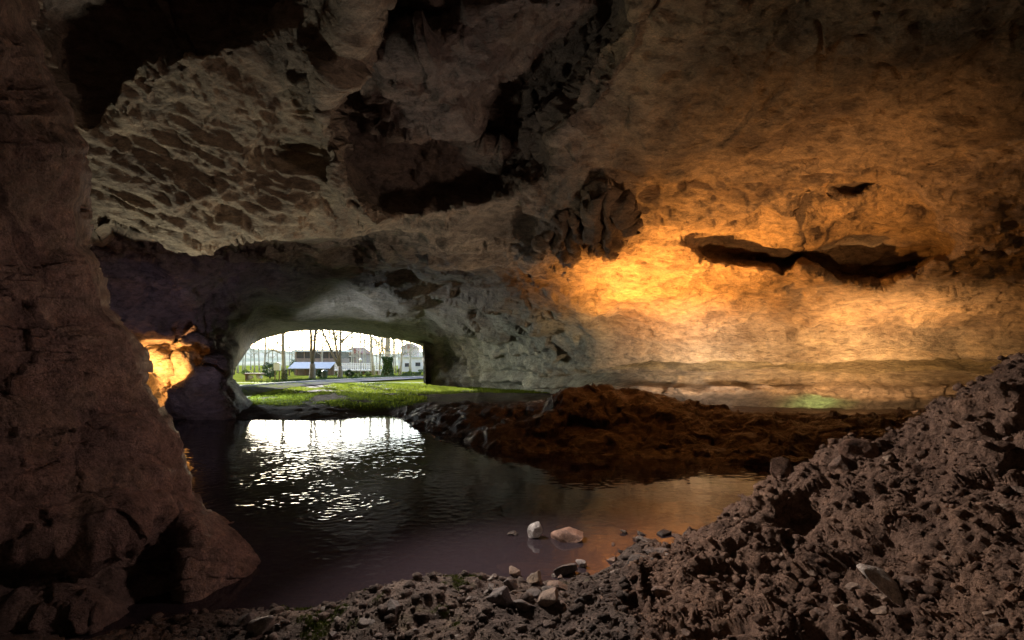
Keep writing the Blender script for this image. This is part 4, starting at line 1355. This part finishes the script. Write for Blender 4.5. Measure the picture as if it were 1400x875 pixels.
# crumbs and clods of the heap
_bm = bmesh.new()
bmesh.ops.create_icosphere(_bm, subdivisions=1, radius=1.0)
I2V = np.array([v.co[:] for v in _bm.verts]); I2F = np.array([[v.index for v in f.verts] for f in _bm.faces])
_bm.free()
variants = []
for k in range(14):
    rs2 = np.random.RandomState(900 + k)
    v = I2V.copy()
    for j in range(8):
        n0 = rs2.normal(size=3); n0 /= np.linalg.norm(n0)
        t = v @ n0 - rs2.uniform(0.4, 0.8)
        v = v - np.where(t > 0, t * 0.95, 0)[:, None] * n0
    variants.append(v * (1 + 0.35 * perlin(v * 1.7 + k, 900 + k))[:, None] * np.array([1.15, 1.0, 0.7]) * rs2.uniform(0.8, 1.2, 3))
idx = np.where((w_heap > 0.35) & (Vn2[:, 2] > 0.03) & (pxn > 640) & (pxn < 1560) & (Vn[:, 1] > 1.7) & (Vn[:, 1] < 5.0))[0]
wgt = Vn[idx, 1] ** 1.2
rs = np.random.RandomState(21)
NCL = 13000
pick = rs.choice(idx, NCL, p=wgt / wgt.sum())
sz = np.clip(0.007 * rs.pareto(2.2, NCL) + 0.006, 0, 0.05)
vv, ff, off, tt = [], [], 0, []
for k in range(NCL):
    v = variants[k % 14] * sz[k]
    c, s = math.cos(k * 1.7), math.sin(k * 1.7)
    v = np.stack([v[:, 0] * c - v[:, 1] * s, v[:, 0] * s + v[:, 1] * c, v[:, 2]], 1)
    vv.append(v + Vn2[pick[k]] + nn[pick[k]] * sz[k] * 0.25)
    ff.append(I2F + off)
    off += len(v)
    g = rs.uniform(0.75, 1.25)
    tt.append(np.tile(np.array([0.195, 0.132, 0.103]) * g, (len(v), 1)))
idx = np.where((w_heap < 0.4) & (Vn2[:, 2] > 0.015) & (pxn > 180) & (pxn < 960) & (Vn[:, 1] > 2.9) & (Vn[:, 1] < 5.6))[0]
pick = rs.choice(idx, 5200)
sz = np.clip(0.006 * rs.pareto(1.9, 5200) + 0.006, 0, 0.05)
for k in range(5200):
    v = variants[k % 14] * sz[k]
    c, s = math.cos(k * 1.7), math.sin(k * 1.7)
    v = np.stack([v[:, 0] * c - v[:, 1] * s, v[:, 0] * s + v[:, 1] * c, v[:, 2]], 1)
    vv.append(v + Vn2[pick[k]] + nn[pick[k]] * sz[k] * 0.15)
    ff.append(I2F + off)
    off += len(v)
    tt.append(np.tile(np.array([0.11, 0.09, 0.082]) * rs.uniform(0.6, 1.5), (len(v), 1)))
struct(mesh_obj('rubble', np.concatenate(vv), np.concatenate(ff), M_EARTH, tint=np.concatenate(tt)), 'stuff')

# ------------------------------------------------------------------ orange cave lamps, plus added unseen fill lights
def lamp(name, kind, loc, power, col, radius=0.1, aim=None, cone=None, blend=0.5):
    l = bpy.data.lights.new(name, kind)
    l.energy = power
    l.color = col
    l.shadow_soft_size = radius
    o = bpy.data.objects.new(name, l)
    o.location = loc
    COL.objects.link(o)
    if aim is not None:
        o.rotation_euler = (Vector(aim) - Vector(loc)).to_track_quat('-Z', 'Y').to_euler()
    if kind == 'SPOT':
        l.spot_size = R(cone)
        l.spot_blend = blend
    return o


WARM = (1.0, 0.42, 0.09)
p1 = P(868, 500, 12.7)
q1 = Vector((p1[0], p1[1], 1.62))
lamp('lamp_or_fill', 'SPOT', q1, 430, WARM, 0.14, q1 + Vector((0.35, 0.3, 1.0)), 138, 0.85)
p2 = P(1235, 500, 13.0)
q2 = Vector((p2[0], p2[1], 0.8))
lamp('lamp_or_fill', 'SPOT', q2, 240, (1.0, 0.57, 0.25), 0.07, q2 + Vector((0.15, 0.9, 0.6)), 150, 0.9)
p7 = P(985, 500, 13.9)
q7 = Vector((p7[0], p7[1], 0.75))
lamp('lamp_or_fill', 'SPOT', q7, 150, (1.0, 0.72, 0.48), 0.07, q7 + Vector((-0.1, 1, 0.35)), 140, 0.9)  # extra lamp added to brighten the left part of the bedded wall
p3 = P(166, 515, 15.2)
lamp('lamp_or_fill', 'SPOT', tuple(p3), 210, (1.0, 0.52, 0.18), 0.05, tuple(P(242, 505, 17.6)), 74, 0.25)
lamp('lamp_or_fill', 'SPOT', (-2.2, 7.0, 4.2), 330, (1.0, 0.83, 0.72), 0.05, (1.3, 3.3, 0.5), 72, 0.9)  # added fill, raking the rubble heap from the upper left
lamp('lamp_or_fill', 'SPOT', (3.4, 5.2, 2.6), 56, (1.0, 0.68, 0.60), 0.22, (-2.3, 4.4, 1.0), 56, 1.0)  # added fill that brightens the buttress from the right
p4 = P(300, 500, 21.5)
lamp('lamp_or_fill', 'SPOT', (p4[0], p4[1], 1.2), 360, (0.93, 1.0, 1.0), 0.1, tuple(P(740, 470, 22)), 110, 1.0)  # added cool fill behind the pier, strengthening daylight at the mouth
lamp('lamp_or_fill', 'SPOT', (-8.9, 13.0, 0.3), 20, (0.86, 0.80, 1.0), 0.15, tuple(P(265, 430, 17)), 110, 1.0)  # weak violet fill added for the rear-left wall, hidden by the buttress
p6 = P(785, 538, 14.7)
lamp('lamp_or_fill', 'SPOT', tuple(p6), 90, (1.0, 0.78, 0.55), 0.08, tuple(P(240, 260, 9)), 100, 1.0)  # added fill behind the bank crest, lighting the left vault
lamp('lamp_or_fill', 'SPOT', (5.2, 7.6, 0.35), 130, (1.0, 0.52, 0.22), 0.15, tuple(P(1060, 290, 10.3)), 92, 1.0)  # extra orange spot added to spread the lamp wash over the roof
lamp('lamp_or_fill', 'SPOT', (4.6, 6.6, 0.3), 85, (1.0, 0.76, 0.62), 0.6, (-2.6, 7.6, 5.2), 84, 1.0)  # soft fill added behind the heap to lift the vault's shadows
lamp('lamp_or_fill', 'SPOT', (-6.2, 9.0, 0.45), 78, (0.96, 0.97, 0.80), 0.45, (-4.2, 8.0, 5.0), 112, 0.9)  # unseen fill added behind the buttress for highlights on the vault

# ------------------------------------------------------------------ daylight
SUN_EL, SUN_AZ = R(17), R(-34)          # azimuth from +Y (ahead) towards -X when negative
w = bpy.data.worlds.new('World')
SC.world = w
w.use_nodes = True
nt = w.node_tree
nt.nodes.clear()
sky = nt.nodes.new('ShaderNodeTexSky')
sky.sky_type = 'NISHITA'
sky.sun_disc = False
sky.sun_elevation = SUN_EL
sky.sun_rotation = SUN_AZ
sky.dust_density = 0.7
sky.ozone_density = 2.0
bg = nt.nodes.new('ShaderNodeBackground')
bg.inputs[1].default_value = 0.15
wo_ = nt.nodes.new('ShaderNodeOutputWorld')
nt.links.new(sky.outputs[0], bg.inputs[0])
nt.links.new(bg.outputs[0], wo_.inputs[0])
sl = bpy.data.lights.new('sun', 'SUN')
sl.energy = 2.6
sl.angle = R(0.5)
sl.color = (1.0, 0.95, 0.86)
so = bpy.data.objects.new('sun', sl)
dirv = Vector((math.sin(SUN_AZ) * math.cos(SUN_EL), math.cos(SUN_AZ) * math.cos(SUN_EL), math.sin(SUN_EL)))
so.rotation_euler = dirv.to_track_quat('Z', 'Y').to_euler()
so.location = (-20, 60, 40)
COL.objects.link(so)

# ------------------------------------------------------------------ camera and output
cd = bpy.data.cameras.new('camera')
cam = bpy.data.objects.new('camera', cd)
cam.location = (0, 0, CAMZ)
cam.rotation_euler = (R(90), 0, 0)
cd.sensor_width = 36
cd.lens = 36 * F / 1400
cd.shift_y = (HZ - 437.5) / 1400
cd.clip_start = 0.05
cd.clip_end = 2000
COL.objects.link(cam)
SC.camera = cam
SC.view_settings.view_transform = 'Standard'
SC.view_settings.look = 'None'
SC.view_settings.gamma = 1
SC.view_settings.exposure = 2.65
SC.cycles.use_denoising = True
SC.cycles.max_bounces = 8
SC.cycles.diffuse_bounces = 6
SC.cycles.transparent_max_bounces = 8
SC.cycles.sample_clamp_indirect = 6.0
SC.cycles.use_adaptive_sampling = True
